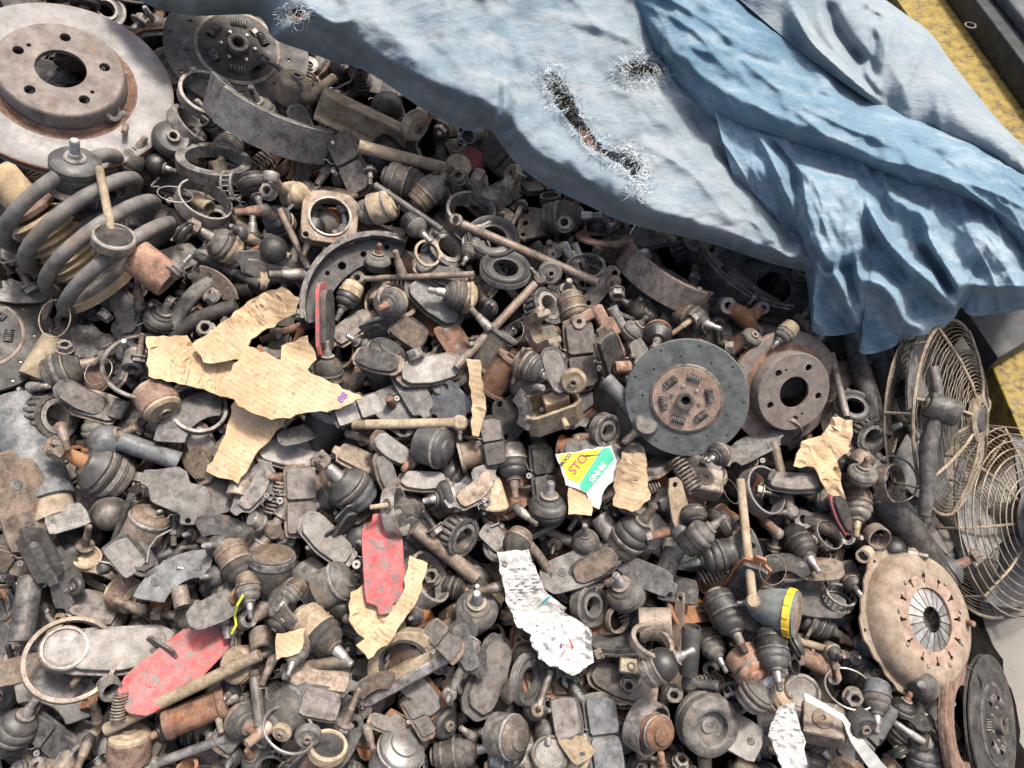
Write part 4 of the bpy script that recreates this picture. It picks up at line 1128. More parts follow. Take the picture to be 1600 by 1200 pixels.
def p_centre_bracket():
    """carrier bracket: half-round body with a straight rail and an eyelet tab at each end"""
    p = Proto(100)
    o = [(-72, 0), (72, 0)]
    for k in range(13): a = R(180 * k / 12); o.append((58 * math.cos(a), 10 + 52 * math.sin(a)))
    hl = [[(38 * math.cos(R(180 * k / 12)), 14 + 36 * math.sin(R(180 * k / 12))) for k in range(13)]]
    p.add('arch', plate(o, hl, 22, 2, 0), 'tan_dust')
    p.add('inner_liner', lathe([(33, -9), (38, -9), (38, 9), (33, 9)], 24, True, 180, 0), 'rubber'); p.parts[-1][1].transform(Matrix.Translation((0, .014, 0)))
    p.add('rail', boxm(-76, 76, -16, 2, -13, 13, 3), 'steel_grey')
    for sg in (-1, 1):
        o = rounded([(0, -20), (34, -16), (44, 0), (34, 16), (0, 20)], .2)
        p.add('eyelet_tab', T(plate(o, [circ(24, 0, 7, 14, 0, 1.25)], 4.5, .8), tr(sg * 74, -8, 6) @ rz(0 if sg > 0 else 180) @ ry(-14)), 'steel_grey')
    return p
def p_boxy(w, d, h, mat, open_top=True):
    p = Proto(100)
    if open_top:
        o = rounded([(-w / 2, -d / 2), (w / 2, -d / 2), (w / 2, d / 2), (-w / 2, d / 2)], .14)
        i = rounded([(-w / 2 + 5, -d / 2 + 5), (w / 2 - 5, -d / 2 + 5), (w / 2 - 5, d / 2 - 5), (-w / 2 + 5, d / 2 - 5)], .14)
        p.add('wall', plate(o, [i], h, 1), mat); p.add('floor', plate(i, [], 4, .4, -h / 2 + 4), mat)
        p.add('spout', T(sweep([(0, 0, 0), (0, -16, 0)], 5, 10), tr(10, -d / 2, 0)), mat)
        p.add('inner_boss', boxm(-w * .1, w * .34, -d * .1, d * .34, -h / 2 + 6, h / 2 - 2, 2), 'cardboard')
    else:
        p.add('block', boxm(-w / 2, w / 2, -d / 2, d / 2, -h / 2, h / 2, 2.5), mat); p.add('face_plate', T(plate(circ(0, 0, min(w, d) * .3, 16), [circ(0, 0, 4, 10)], 3, .5), tr(0, 0, h / 2 + 1)), 'steel_brown')
    return p
def p_backing():
    """pressed dark drum backing plate, partly lit"""
    p = Proto(100)
    p.add('dish', lathe([(30, 0), (60, 0), (68, 8), (96, 10), (104, 4), (112, 4), (114, 10), (117, 10), (117, -2), (104, 0), (96, 6), (70, 4), (62, -4), (30, -4)], 48, True), 'iron_black')
    p.add('rib', lathe([(72, 10), (80, 17), (88, 10.5)], 20, False, 110, 200), 'steel_grey'); return p
def p_mount_top():
    p = Proto(100)
    b = p.add('rubber_body', lathe([(0, -36), (34, -36), (38, -32), (39, -6), (36, -2), (40, 2), (40, 12), (34, 18), (18, 20), (0, 20)], 34), 'rubber')
    p.add('base_flange', lathe([(30, -40), (47, -40), (48, -36), (44, -30), (30, -30)], 34, True), 'steel_brown', b)
    p.add('washer', lathe([(8, 20), (17, 20), (18, 22), (16, 24), (8, 24)], 24, True), 'steel_grey')
    p.add('threaded_bolt', lathe(stud_prof(22, 11, 8, 10, 26, 8), 16), 'steel_bright'); return p
def p_rust_sleeve():
    p = Proto(100)
    b = p.add('sleeve', lathe([(22, -32), (28, -32), (29, -30), (29, 30), (28, 32), (22, 32)], 28, True), 'rust')
    p.add('lug', T(boxm(-10, 10, -8, 8, -4, 22, 2), tr(0, 26, 20)), 'rust', b); return p
def p_pinch(mat):    # sprung collar
    p = Proto(100)
    p.add('band', lathe([(50, -12), (53, -12), (54, 0), (53, 12), (50, 12)], 40, True, 310, 20), mat); return p
def p_disc_plain(mat):
    p = Proto(200)
    p.add('flywheel_ring', lathe([(60, -7), (98, -7), (100, -5), (100, 5), (98, 7), (60, 7)], 64, True), mat)
    p.add('ring_groove', lathe([(98.5, -2), (100.8, -2), (100.8, 2), (98.5, 2)], 64, True), 'rust', 0); return p

# ------------------------------------------------------------------ hand-placed parts, lowest first
def bj(v, x, y, d, a, e, h=None, b=None, st=None, s=0, label=None, **k):
    m = {}
    if h: m['housing'] = h; m['flange'] = h; m['mounting_plate'] = h; m['arm'] = h
    if b: m['rubber_boot'] = b
    if st: m['stud'] = st
    return item('bj', v, x, y, d * .87, a, e, s, m=m, label=label, **k)
def pad(v, f, x, y, L, s, a=-90, e=90, p=None, l=None, label=None, **k):
    m = {}
    if p: m['backing_plate'] = p
    if p == 'red_paint': m['piston_mark'] = p
    if l: m['friction_lining'] = l; m['friction_block'] = l
    return item('pad', (v, f), x, y, L, a, e, s, m=m, label=label, **k)
def ring(x, y, d, h, th, a=-90, e=80, mat='steel_grey', label=None, **k): return item('ring', (h, th, 'steel_grey'), x, y, d, a, e, 0, m={'metal_ring': mat}, label=label, **k)
def tube(x1, y1, x2, y2, dia, wall=6, mat='steel_brown', fl=False, e=0, label=None, **k):
    L = math.hypot(x2 - x1, y2 - y1); a = math.degrees(math.atan2(y2 - y1, x2 - x1))
    q = round(40 * L / dia / 10) * 10
    return item('tube', (q, wall, 'steel_brown', fl), (x1 + x2) / 2, (y1 + y2) / 2, dia, a, e, 0, m={'sleeve': mat}, label=label, **k)
def brg(v, x, y, d, a=-90, e=70, label=None, **k): return item('brg', v, x, y, d, a, e, 0, label=label, **k)
SB, SG, SR, TD, IB, BR, RU, BG = 'steel_brown', 'steel_grey', 'steel_bright', 'tan_dust', 'iron_black', 'brass', 'rust', 'blue_grey'
RB, RD = 'rubber', 'rubber_dusty'
# --- upper left
item('rotor', .57, 95, 106, 318, -88, 50, 15, anchor=(0, 0, 44), label='large grey brake disc with five-hole hat in the upper left corner', pct=8, name='brake_disc')
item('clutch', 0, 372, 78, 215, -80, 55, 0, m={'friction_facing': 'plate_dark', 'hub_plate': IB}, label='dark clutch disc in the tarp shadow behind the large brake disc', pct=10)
pad('d', 'b', 45, 12, 80, 20, -60, 70, p='plate_dark', label='dark brake pad lying on the top rim of the large brake disc')
ring(325, 150, 88, 16, 5, -70, 45, SG, label='wide metal ring half hidden behind the long curved brake shoe')
item('bush', 2, 458, 140, 52, -70, 30, 0, m={'rubber_ring': TD, 'outer_shell': TD}, label='tan cylindrical bushing under the tarp edge')
link(520, 112, 484, 160, 15, 'nb', (TD, TD), 'short tan link leaning against the tan bushing under the tarp', 'stabilizer_link', cat='link')
bj(0, 412, 180, 50, -110, 35, SG, RD, SG)
special('steel_channel', p_channel(158, 44, 30, TD), 575, 196, 'dusty U-shaped steel channel lying under the tarp edge', 'channel', s=26, a=100, e=68, auto=False)
item('bush', 1, 648, 196, 50, 40, 40, 0)
item('cap', 2, 605, 165, 54, -90, 40, 0, m={'dome': IB})
link(560, 245, 716, 252, 20, 'nc', (TD, TD), 'thick tan rod with round end cap below the steel channel', 'tie_rod', cat='rod')
pad('q', 'b', 738, 250, 58, 30, 0, 60, p='red_paint', label='small dark red brake pad under the tarp beside the thick tan rod')
pad('d', 'f', 474, 196, 75, 70, -90, 70, p='plate_pale', l='plate_grey')
pad('s', 'f', 545, 255, 104, 66, 180, 62, p=SB, l='friction', label='narrow grooved brake pad standing beside the curved shoe tip')
item('shoe', 1, 421, 205, 262, -66, 22, 0, m={'friction_lining': 'plate_grey', 'shoe_table': 'plate_grey'}, yd=(114, 64), anchor=(0, 105, 0), pct=10, label='long curved grey brake shoe lying lining up right of the large disc')
ring(292, 196, 66, 20, 8, -35, 20, SG)
item('bush', 1, 268, 218, 58, -60, 62, 0, m={'rubber_ring': RB})
item('ball', 0, 245, 258, 46, 20, 25, 0)
item('ring', (14, 10, SG), 335, 256, 112, -85, 26, 0, m={'metal_ring': SG}, label='grooved grey pulley ring just below the long curved brake shoe')
ring(318, 318, 84, 22, 3, -60, 40, SG, label='polished metal band ring left of the caged needle bearing')
brg(2, 362, 290, 48, 0, 25)
bj(6, 398, 290, 56, 80, 25, IB, RB, SR)
# --- strut and coil spring
strut_root = special('spring_strut', p_spring_strut(), 104, 392, 'dusty tan strut with bellows and wide spring seat inside the coil spring', 'strut', size=86, a=-124, e=12, s=0, pct=16)
_hs = float(uwn(npv(strut_root.matrix_world.translation)[None])[0][2])
special('coil_spring', p_coil(4.4, 103, 42, 10.5), 146, 366, 'thick grey coil spring wound round the dusty strut at left', 'spring', size=100, a=56, e=14, s=120, fix=_hs + .002)
special('strut_mount', p_mount_top(), 118, 262, 'black rubber strut mount with threaded bolt in front of the large disc', 'mount', size=92, a=-84, e=38, fix=_hs + .105)
special('rusty_sleeve', p_rust_sleeve(), 238, 420, 'rusty brown pipe sleeve lying on the coil spring', 'sleeve', size=98, a=42, e=12, pct=8)
link(158, 262, 173, 372, 13, 'no', (TD, TD), 'straight tan pin standing upright beside the strut mount', 'metal_pin', cat='pin')
item('cap', 0, 178, 374, 64, -80, 40, 0, m={'rim': SG, 'face': IB}, label='shallow grey metal dish at the foot of the tan pin')
link(268, 512, 334, 426, 24, 'nn', (RD, RD), 'cut end of thick grey spring rod right of the strut', 'spring_rod', bend=10)
link(262, 528, 366, 474, 24, 'nn', (RD, RD), 'lower cut end of thick grey spring rod beside the cardboard strip', 'spring_rod', bend=8)
link(300, 395, 412, 448, 16, 'nn', (IB, IB), 'flat black bar below the tan-rimmed ball joint', 'flat_bar', cat='bar')
bj(5, 352, 385, 58, -145, 18, TD, RD, SG, label='ball joint with ribbed grey boot and long stud above the black bar')
bj(6, 252, 500, 56, -70, 40, IB, RB, SG)
# --- left edge
item('clutch', 0, -30, 522, 196, -100, 68, 30, m={'friction_facing': 'plate_dark', 'hub_plate': IB}, label='clutch disc cut by the left edge of the frame below the spring', pct=8)
pad('d', 'b', 28, 458, 84, 4, -90, 62, p='plate_grey', l='plate_dark', label='grey brake pad lying on the clutch disc at the left edge')
pad('q', 'b', 134, 535, 74, 84, -90, 70, p='plate_dark', label='square black brake pad below the wide strut seat')
tube(85, 530, 52, 590, 40, 9, TD, e=10)
bj(5, 98, 580, 68, -20, 15, SG, RD, SB, label='ball joint with double-ribbed boot below the square black pad')
tube(214, 548, 206, 580, 32, 8, SG, e=35)
item('wring', (2.2, SG), 233, 572, 128, -90, 50, 0, m={'metal_ring': SG}, label='thin grey wire ring resting against the torn cardboard')
# --- centre top
bj(3, 462, 305, 48, 5, 20, TD, TD, SR, s=200)
item('clamp', 0, 515, 343, 84, -80, 66, 8, label='grey square clamp with a round bore above the big curved shoe')
bj(6, 577, 330, 50, -80, 42, SG, RD, SG)
item('cap', 2, 428, 392, 44, 80, 70, 0, m={'dome': RB})
item('cap', 1, 600, 322, 52, -20, 20, 0, m={'cup': TD})
link(438, 328, 480, 418, 11, 'nn', (SB, SG))
bj(4, 638, 286, 56, 20, 12, SG, RD, SR, label='ball joint with ribbed boot below the thick tan rod')
item('tre', 1, 690, 306, 80, -90, 60, 20)
item('yoke', 0, 770, 300, 60, -90, 40, 20, m={'fork': SG})
ring(735, 335, 78, 26, 5, -80, 45, SG, label='wide grey bearing ring beside the long thin link')
brg(1, 695, 395, 72, -50, 45, label='black toothed roller bearing above the thin bent rod')
pad('d', 'f', 690, 425, 100, 30, -90, 65, p=SB)
link(738, 388, 812, 468, 12, 'on', (SB, SG))
bj(3, 735, 392, 34, 120, 40, SG, RD, SG, s=40)
item('seal', 0, 770, 372, 84, -80, 50, 0)
item('seal', 0, 790, 420, 80, -80, 40, 0)
# --- big shoe group
item('shoe', 0, 592, 482, 232, -80, 78, 0, m={'web': 'plate_dark', 'shoe_table': 'plate_dark', 'friction_lining': 'plate_dark'}, yd=(-128, 6), pct=12, label='large black curved brake shoe standing above the cardboard, web facing up')
ring(668, 396, 44, 8, 7, -40, 60, TD)
bj(0, 545, 462, 42, 118, 14, TD, RB, SR)
pad('d', 'f', 680, 470, 110, 40, -60, 70, p='plate_dark', l='plate_grey')
tube(602, 440, 588, 476, 30, 8, SB, e=25)
ring(618, 474, 66, 22, 8, -60, 45, SB)
pad('t', 'f', 552, 512, 80, -40, -90, 60, p=SB, l='friction')
pad('a', 'b', 612, 508, 110, 8, 80, 50, p='plate_dark')
pad('d', 'f', 510, 500, 120, -88, 0, 20, p='red_paint', l=IB, label='narrow black brake pad with a red edge standing inside the curved shoe', pct=8)
bj(7, 514, 580, 50, -94, 22, SG, RD, SG, label='ball joint with long threaded stud pointing up beside the red-edged pad')
pad('q', 'b', 706, 530, 78, 60, -90, 70, p=RU, label='rust-stained brake pad above the pale flat pad')
item('cap', 1, 600, 560, 66, -60, 35, 0, m={'cup': RB})
tube(752, 578, 790, 520, 44, 6, SG, True, e=8)
tube(764, 610, 800, 560, 44, 10, RU, True, e=14, label='rusty flanged sleeve below the slanting brown link')
bj(1, 826, 572, 54, 28, 20, SB, RB, SR)
# --- right of centre, below the tarp
item('ball', 0, 935, 352, 50, 5, 10, 0, m={'rubber_boot': RB})
ring(945, 372, 92, 4, 18, -85, 14, RU)
item('bolt', 2, 872, 388, 60, -30, 60, 0, m={'shank': TD, 'hex_head': TD})
item('cal', 0, 892, 410, 70, 0, 60, 60)
brg(2, 915, 424, 66, -90, 40)
item('brk', 1, 938, 450, 80, 0, 70, -50)
item('bj', 6, 885, 462, 50, -80, 52, 0, m={'housing': RB, 'rubber_boot': RB})
item('bolt', 2, 962, 446, 56, 60, 62, 0, m={'hex_head': BR})
brg(1, 850, 482, 66, -30, 40)
item('yoke', 0, 842, 520, 62, -30, 50, 70)
bj(4, 898, 490, 52, 70, 24, SB, SB, SR)
item('cal', 1, 950, 520, 96, 0, 70, 60, label='brass-coloured caliper bracket above the clutch disc with copper hub')
bj(6, 992, 518, 46, -52, 20, SG, RD, SG)
link(1030, 494, 1092, 540, 15, 'nb', (SB, SG))
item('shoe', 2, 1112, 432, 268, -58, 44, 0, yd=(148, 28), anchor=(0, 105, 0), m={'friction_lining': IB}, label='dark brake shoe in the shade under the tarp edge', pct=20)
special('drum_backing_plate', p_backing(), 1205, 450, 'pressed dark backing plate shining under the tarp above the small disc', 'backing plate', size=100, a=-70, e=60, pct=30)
bj(0, 1080, 498, 50, 20, 30, SB, RB)
item('knuckle', 0, 1160, 500, 70, 0, 70, 40)
pad('s', 'f', 908, 555, 112, 84, 0, 72, p=SB, l='friction', label='upright brown brake pad left of the clutch disc')
pad('t', 'f', 955, 560, 100, 60, 20, 40, p=SB)
item('rotor', .69, 1241, 613, 186, 24, 54, 30, anchor=(0, 0, 50), label='smaller brake disc with raised hat right of the clutch disc', pct=8, m={'friction_ring': 'hat_brown'})
bj(0, 1228, 520, 34, 130, 25, TD, RD, SR)
link(1232, 518, 1262, 488, 8, 'nn', (TD, TD))
# --- middle
item('brk', 0, 622, 634, 100, -90, 76, 40, m={'bracket_plate': 'plate_dark'})
item('brk', 0, 702, 632, 92, 180, 72, -10, m={'bracket_plate': BG}, label='blue-grey triangular plate with three holes in the middle of the heap')
item('brk', 0, 795, 660, 80, 0, 60, 200, m={'bracket_plate': IB})
special('open_metal_box', p_boxy(88, 52, 46, TD), 862, 640, 'dusty open-topped metal bracket box in the middle of the heap', 'bracket', size=100, a=-100, e=52, s=-22, pct=14)
brg(0, 945, 672, 54, 20, 45)
item('cv', 0, 510, 664, 78, -70, 20, 0, m={'rubber_boot': RB})
pad('t', 'b', 560, 655, 90, 60, 30, 60, p=SB)
item('cap', 1, 680, 698, 66, 15, 30, 0, m={'cup': RB})
tube(716, 716, 764, 704, 44, 6, SB, True)
bj(0, 800, 722, 54, 84, 16, SG, RB, SB)
pad('d', 'f', 452, 708, 108, 10, -90, 64, p=SB, l='plate_pale', label='pale lozenge-shaped brake pad just right of the cardboard')
pad('d', 'b', 468, 680, 70, -20, -90, 60, p='plate_dark')
pad('s', 'f', 470, 782, 112, 86, 0, 78, p=SB, l='friction', label='upright grooved grey brake pad left of the big booted joint')
pad('d', 'f', 512, 842, 110, 42, -60, 76, p='plate_grey', l='plate_pale', label='pale brake pad sloping down right beside the red pad')
pad('t', 'f', 565, 722, 84, 26, -60, 60, p=SB)
pad('d', 'f', 606, 742, 80, 64, 0, 50, p=SB)
pad('d', 'f', 662, 750, 84, 2, -90, 60, p=SB, l='plate_pale')
item('bolt', 2, 634, 728, 60, 120, 60, 0)
bj(5, 552, 766, 76, -138, 22, BG, RB, SR, label='big ball joint with castle nut above the red brake pad')
ring(618, 800, 78, 22, 3, -10, 18, SG)
bj(6, 698, 776, 58, 168, 16, SG, RB, SR)
brg(1, 716, 836, 68, 30, 38, label='brown tapered roller bearing right of the red brake pad')
item('cap', 3, 768, 776, 58, -80, 25, 0, m={'cone': TD}, label='tan cone-shaped cap above the tapered bearing')
pad('q', 'b', 768, 838, 62, 40, 0, 60, p='plate_pale')
link(648, 822, 744, 906, 24, 'nn', (SB, SB), 'thick brown pipe running down right beside the red pad', 'metal_pipe', cat='pipe')
item('ring', (26, 4, SG), 664, 906, 86, -30, 34, 0, m={'metal_ring': SG}, label='wide bent metal band right of the red brake pad')
# --- middle right
pad('s', 'f', 850, 742, 96, 84, 0, 60, p=IB, l=IB)
item('bj', 6, 857, 792, 60, -84, 36, 0, m={'housing': RB, 'rubber_boot': RB}, label='black ball joint with stud pointing up left of the printed card scrap')
pad('d', 'f', 915, 700, 80, 0, -90, 60, p=RU)
tube(935, 806, 960, 842, 32, 5, SG, e=5)
bj(0, 985, 838, 66, -50, 30, SG, RB, SB, label='big dark ball joint below the printed cardboard scrap')
item('tre', 0, 1062, 828, 96, 60, 60, 170)
bj(2, 1122, 868, 56, 164, 12, IB, RB, SR, yd=(-20, 60), label='black ball joint with three-hole plate below the clutch disc')
ring(1190, 768, 78, 24, 3, -20, 40, SR, label='shiny steel band ring below the smaller brake disc')
special('carrier_box', p_boxy(56, 40, 34, SB, False), 1098, 755, 'brown block bracket below the clutch disc', 'bracket', size=100, s=10, pct=14)
item('spring', 0, 1072, 742, 60, 60, 10, 0)
item('brk', 1, 1060, 790, 86, 0, 60, 80, m={'bracket_plate': TD})
tube(1056, 858, 1030, 912, 32, 6, SG, e=10)
pad('d', 'b', 905, 888, 130, -22, -90, 74, p='plate_grey', label='large grey brake pad right of the crumpled paper')
bj(3, 808, 848, 50, 120, 30, SB, RD, SG, s=60)
# --- left middle
brg(1, 78, 652, 78, -10, 50, label='black roller bearing near the left edge below the clutch disc')
pad('q', 'f', 150, 634, 96, 20, -100, 64, p=SB, l='friction')
ring(310, 640, 86, 10, 5, -80, 60, SG)
pad('a', 'b', 293, 648, 134, -40, -60, 74, p='plate_grey', label='grey curved brake pad left of the big cardboard pieces')
item('bush', 2, 245, 625, 60, 60, 30, 0, m={'rubber_ring': TD})
special('shock_tube', p_pipe(180, 38, BG, 'tube_body', TD), 48, 705, 'blue-grey shock absorber tube slanting down at the left edge', 'tube', s=62, pct=20)
item('ball', 0, 168, 690, 74, -30, 30, 0, m={'rubber_boot': BG})
link(192, 688, 276, 722, 30, 'nn', (BG, BG), 'flat dark arm running right from the rubber ball', 'wiper_lever', cat='lever')
bj(5, 165, 738, 86, -152, 20, SG, RB, 'orange_rust', label='big black ball joint with orange rusty stud at left')
pad('e', 'b', 302, 772, 124, 10, -80, 74, p='plate_grey', label='grey eared brake pad with two round marks below the cardboard')
pad('t', 'b', 30, 790, 150, 70, 0, 70, p=SB, label='long brown brake pad with dimples at the left edge')
pad('q', 'b', 104, 812, 80, -20, -90, 66, p='plate_grey')
item('cap', 2, 172, 806, 54, 70, 60, 0, m={'dome': SG})
link(208, 772, 160, 888, 11, 'nb', (IB, IB), 'thin black bent rod beside the small round cap at left', cat='rod')
item('cap', 1, 230, 818, 64, -70, 30, 0, m={'cup': SB}, label='brown cylindrical cap left of the eared pad')
item('cap', 0, 136, 872, 42, -90, 60, 0, m={'face': TD, 'rim': TD})
item('ball', 0, 112, 862, 38, 120, 30, 0)
tube(386, 722, 372, 776, 34, 8, SB, e=20)
pad('a', 'b', 272, 896, 138, -34, -70, 74, p=BG, label='blue-grey curved brake pad left of the red pads')
pad('d', 'f', 215, 862, 90, 60, -90, 60, p='plate_dark')
item('cross', 0, 425, 828, 82, 30, 60, 30)
bj(4, 372, 884, 60, 60, 24, SB, RD, SR, label='ball joint with shiny stud pointing down right above the long red pad')
item('cv', 0, 424, 892, 70, -90, 30, 0, m={'rubber_boot': RD})
# --- lower left
pad('s', 'b', 62, 922, 120, 82, 0, 40, p=IB)
pad('q', 'f', 150, 950, 100, 20, -90, 66, p=SB, l='friction')
tube(40, 900, 42, 1000, 36, 6, IB, e=4)
item('bush', 2, 196, 928, 52, 30, 30, 0, m={'rubber_ring': TD})
pad('d', 'b', 340, 950, 100, -30, -60, 70, p='plate_grey')
pad('a', 'b', 90, 1082, 150, 24, -80, 78, p='plate_dark', label='dark notched brake pad below the round grey cap')
pad('d', 'b', 22, 1048, 90, -20, -60, 70, p=SB)
pad('d', 'f', 186, 1012, 168, -4, -90, 76, p='plate_grey', l='plate_pale', label='pale rectangular brake pad under the flat ring')
pad('d', 'b', 276, 1040, 178, -44, -110, 76, p='red_paint', label='long red-edged brake pad with grey centre in the lower left')
item('cap', 0, 100, 1014, 70, -80, 74, 0, m={'face': 'plate_pale', 'rim': SG}, label='round pale grey cap inside the flat ring in the lower left')
ring(111, 1030, 134, 6, 4, -80, 72, SB, label='flat rusty-grey ring around the round cap in the lower left')
link(402, 1026, 172, 1136, 20, 'nn', (TD, SB), 'tan tube lying below the long red-edged pad', 'metal_pipe', cat='pipe')
tube(164, 1066, 178, 1084, 34, 6, SG, e=60)
item('cyl', 0, 306, 1114, 124, -22, 10, 90, label='rusty brake wheel cylinder in the lower left')
item('bj', 6, 380, 1126, 54, 40, 45, 0, m={'rubber_boot': RB})
bj(0, 24, 1142, 66, -70, 46, IB, RB, SG, label='black ball joint with shiny stud in the bottom left corner')
link(356, 1152, 236, 1196, 15, 'nb', (SR, SG), 'silver tapered lever near the bottom left edge', 'metal_lever', cat='lever')
item('bush', 2, 202, 1168, 62, -100, 30, 0, m={'rubber_ring': TD})
link(395, 1060, 410, 1130, 18, 'tt', (SG, SG))
bj(0, 388, 920, 44, 80, 20, SB, RD, SR)
# --- lower middle
ring(466, 950, 92, 30, 4, -40, 36, SG, label='wide dull metal band left of the red upright pad')
item('cap', 1, 524, 912, 66, -30, 30, 0, m={'cup': RD})
bj(4, 500, 990, 70, 42, 20, TD, RD, SR, label='tan-rimmed ball joint with stud pointing lower right below the wide band')
bj(0, 458, 925, 36, 130, 15, SB, RD, SR)
link(440, 1050, 545, 1030, 20, 'nn', (SB, SB))
pad('t', 'f', 500, 1062, 100, 10, -90, 60, p='plate_dark', l=SB)
tube(405, 985, 412, 1020, 36, 7, SB, e=40)
pad('s', 'f', 655, 1122, 70, 60, -60, 50, p=SB)
pad('d', 'f', 605, 1130, 64, 10, -60, 60, p=SB)
special('carrier_bracket', p_centre_bracket(), 640, 1048, 'pale arched carrier bracket with eyelet tabs below the red pad', 'bracket', size=106, s=-31, a=110, e=66, auto=False, pct=10)
item('bj', 6, 745, 952, 64, -90, 62, 0, m={'housing': SG, 'rubber_boot': RD}, label='round ball joint seen from above right of the bent band')
link(745, 1000, 702, 1085, 15, 'nb', (SG, SG))
pad('d', 'f', 764, 1056, 136, -66, 0, 60, p='plate_dark', l='friction', label='long dark brake pad standing left of the crumpled paper')
bj(0, 456, 1106, 78, 140, 26, BG, RD, 'copper_hub', label='big grey ball joint with pinkish stud near the bottom edge')
item('wring', (2.2, SR), 452, 1140, 84, -60, 45, 0, m={'metal_ring': SR})
item('brk', 0, 528, 1148, 104, -60, 60, 60, m={'bracket_plate': IB})
item('cap', 0, 512, 1168, 60, -80, 50, 0, m={'rim': TD, 'face': IB})
item('cap', 1, 622, 1180, 78, -60, 50, 0, m={'cup': SR})
item('bush', 1, 696, 1130, 48, 30, 40, 0)
item('cap', 1, 794, 1150, 68, 10, 40, 0, m={'cup': SG})
bj(4, 716, 1176, 58, -8, 12, SG, RD, SR)
item('tre', 1, 835, 1110, 90, 0, 60, -70)
# --- lower right of centre
item('seal', 0, 826, 1062, 78, 10, 36, 0)
brg(0, 921, 945, 66, 10, 48, label='grey bearing ring right of the crumpled paper')
ring(965, 967, 44, 16, 6, 20, 46, SB)
item('bj', 6, 978, 925, 62, -120, 52, 0, m={'housing': RD, 'rubber_boot': RD})
pad('q', 'b', 1060, 925, 84, 10, -90, 60, p='plate_dark')
tube(1000, 975, 1048, 975, 50, 8, SB, e=0)
item('brk', 2, 1060, 975, 92, 180, 60, 100, m={'bracket_plate': SB})
pad('d', 'f', 965, 1004, 104, 0, -90, 40, p=IB, l='plate_dark')
ring(1018, 1004, 70, 14, 8, -60, 40, SB)
pad('d', 'f', 972, 1066, 116, 22, -90, 72, p=SB, l='friction', label='brown brake pad with spring clip below the paper scrap')
special('brass_block', p_boxy(38, 24, 26, BR, False), 986, 1042, 'small brass-coloured block lying on the brown pad', 'block', size=100, s=8, pct=10)
item('bj', 7, 1032, 1040, 52, -24, 16, 0, m={'housing': SG})
special('dark_piston_pin', p_pipe(78, 15, RB), 1078, 1016, 'upright black rubber pin standing right of the brass block', 'pin', s=-88, pct=10)
link(1078, 1068, 1122, 1070, 16, 'bn', (IB, IB))
bj(4, 1135, 962, 60, 66, 20, IB, RB, SB, label='black ball joint with stud pointing down beside the black pin')
bj(0, 1112, 1008, 46, 64, 22, SG, RD, SR)
item('cap', 1, 1172, 1042, 62, 60, 30, 0, m={'cup': RU})
item('bj', 5, 1180, 1085, 52, -40, 24, 0, m={'housing': SG})
pad('q', 'b', 1150, 1150, 110, 30, -90, 70, p='plate_pale')
item('mount', 0, 1104, 1130, 96, 40, 58, 0, label='big round grey rubber mount near the bottom edge')
pad('s', 'f', 944, 1150, 124, 84, 0, 70, p='plate_grey', l=BG, label='blue-grey grooved brake pad at the bottom edge')
ring(1010, 1135, 82, 30, 4, 30, 28, SG)
item('cap', 1, 1024, 1142, 56, 30, 50, 0, m={'cup': RU})
link(862, 1050, 838, 1108, 12, 'nb', (SG, TD))
item('cap', 0, 860, 1180, 60, -90, 60, 0)
pad('q', 'b', 900, 1170, 80, 60, -90, 50, p=TD)
# --- right
pad('d', 'b', 1272, 890, 88, 4, -90, 64, p=SB)
pad('d', 'b', 1270, 945, 100, 10, -90, 60, p='plate_grey')
link(1236, 998, 1332, 1026, 12, 'nb', (TD, SG), 'thin tan link lying below the yellow clamp band', 'stabilizer_link', cat='link')
item('ball', 0, 1352, 1008, 54, 190, 12, 0, m={'rubber_boot': RB}, label='black rubber ball end beside the tan pressure plate')
bj(4, 1208, 1020, 56, 86, 20, IB, RB, SR)
item('knuckle', 0, 1276, 1040, 72, 30, 60, 30, m={'casting': RU})
item('tre', 1, 1300, 1020, 70, 20, 60, 80)
item('wring', (2.0, SR), 1328, 1076, 74, -60, 50, 0, m={'metal_ring': SR}, label='shiny thin ring standing below the rusty cap at lower right')
bj(0, 1370, 1092, 50, 100, 24, BG, RD, SR)
special('rusty_box_bracket', p_boxy(60, 52, 50, SB, False), 1288, 1132, 'rusty box-shaped bracket near the bottom right', 'bracket', size=100, s=10, a=-90, e=70, pct=14)
bj(5, 1412, 1150, 50, -50, 24, SG, RD, SR)
bj(0, 1445, 1178, 62, -76, 26, BG, RD, SR, label='grey ball joint with shiny stud at the bottom edge beside the last clutch disc')
pad('d', 'b', 1428, 1112, 74, 60, -90, 60, p='plate_dark')
item('bush', 0, 1345, 1130, 44, 60, 40, 0)
link(1372, 1150, 1398, 1106, 18, 'nn', (SR, SR))
brg(2, 1312, 935, 50, -60, 40)
item('tre', 0, 1330, 910, 90, 60, 60, 0)
bj(0, 1250, 850, 52, 60, 30, IB, RB)
item('knuckle', 0, 1290, 825, 80, 0, 70, 20)
link(1216, 690, 1228, 800, 15, 'nb', (SB, SG), 'upright link rod just below the smaller brake disc', 'stabilizer_link', cat='link')
bj(0, 1340, 790, 50, 96, 26, SB, SG, BR)
bj(6, 1290, 780, 40, 0, 26, SG, RD)
pad('d', 'f', 1318, 800, 80, 55, 0, 30, p='red_paint', l=IB)
pad('d', 'f', 1240, 752, 90, 4, -90, 50, p='plate_dark')
ring(1295, 836, 48, 10, 2, -30, 40, SR)
tube(1362, 830, 1378, 846, 38, 3, SB, e=50)
item('brk', 1, 1386, 872, 66, -60, 60, 10, m={'bracket_plate': 'facing_green'}, label='thin green-grey plate above the tan pressure plate')
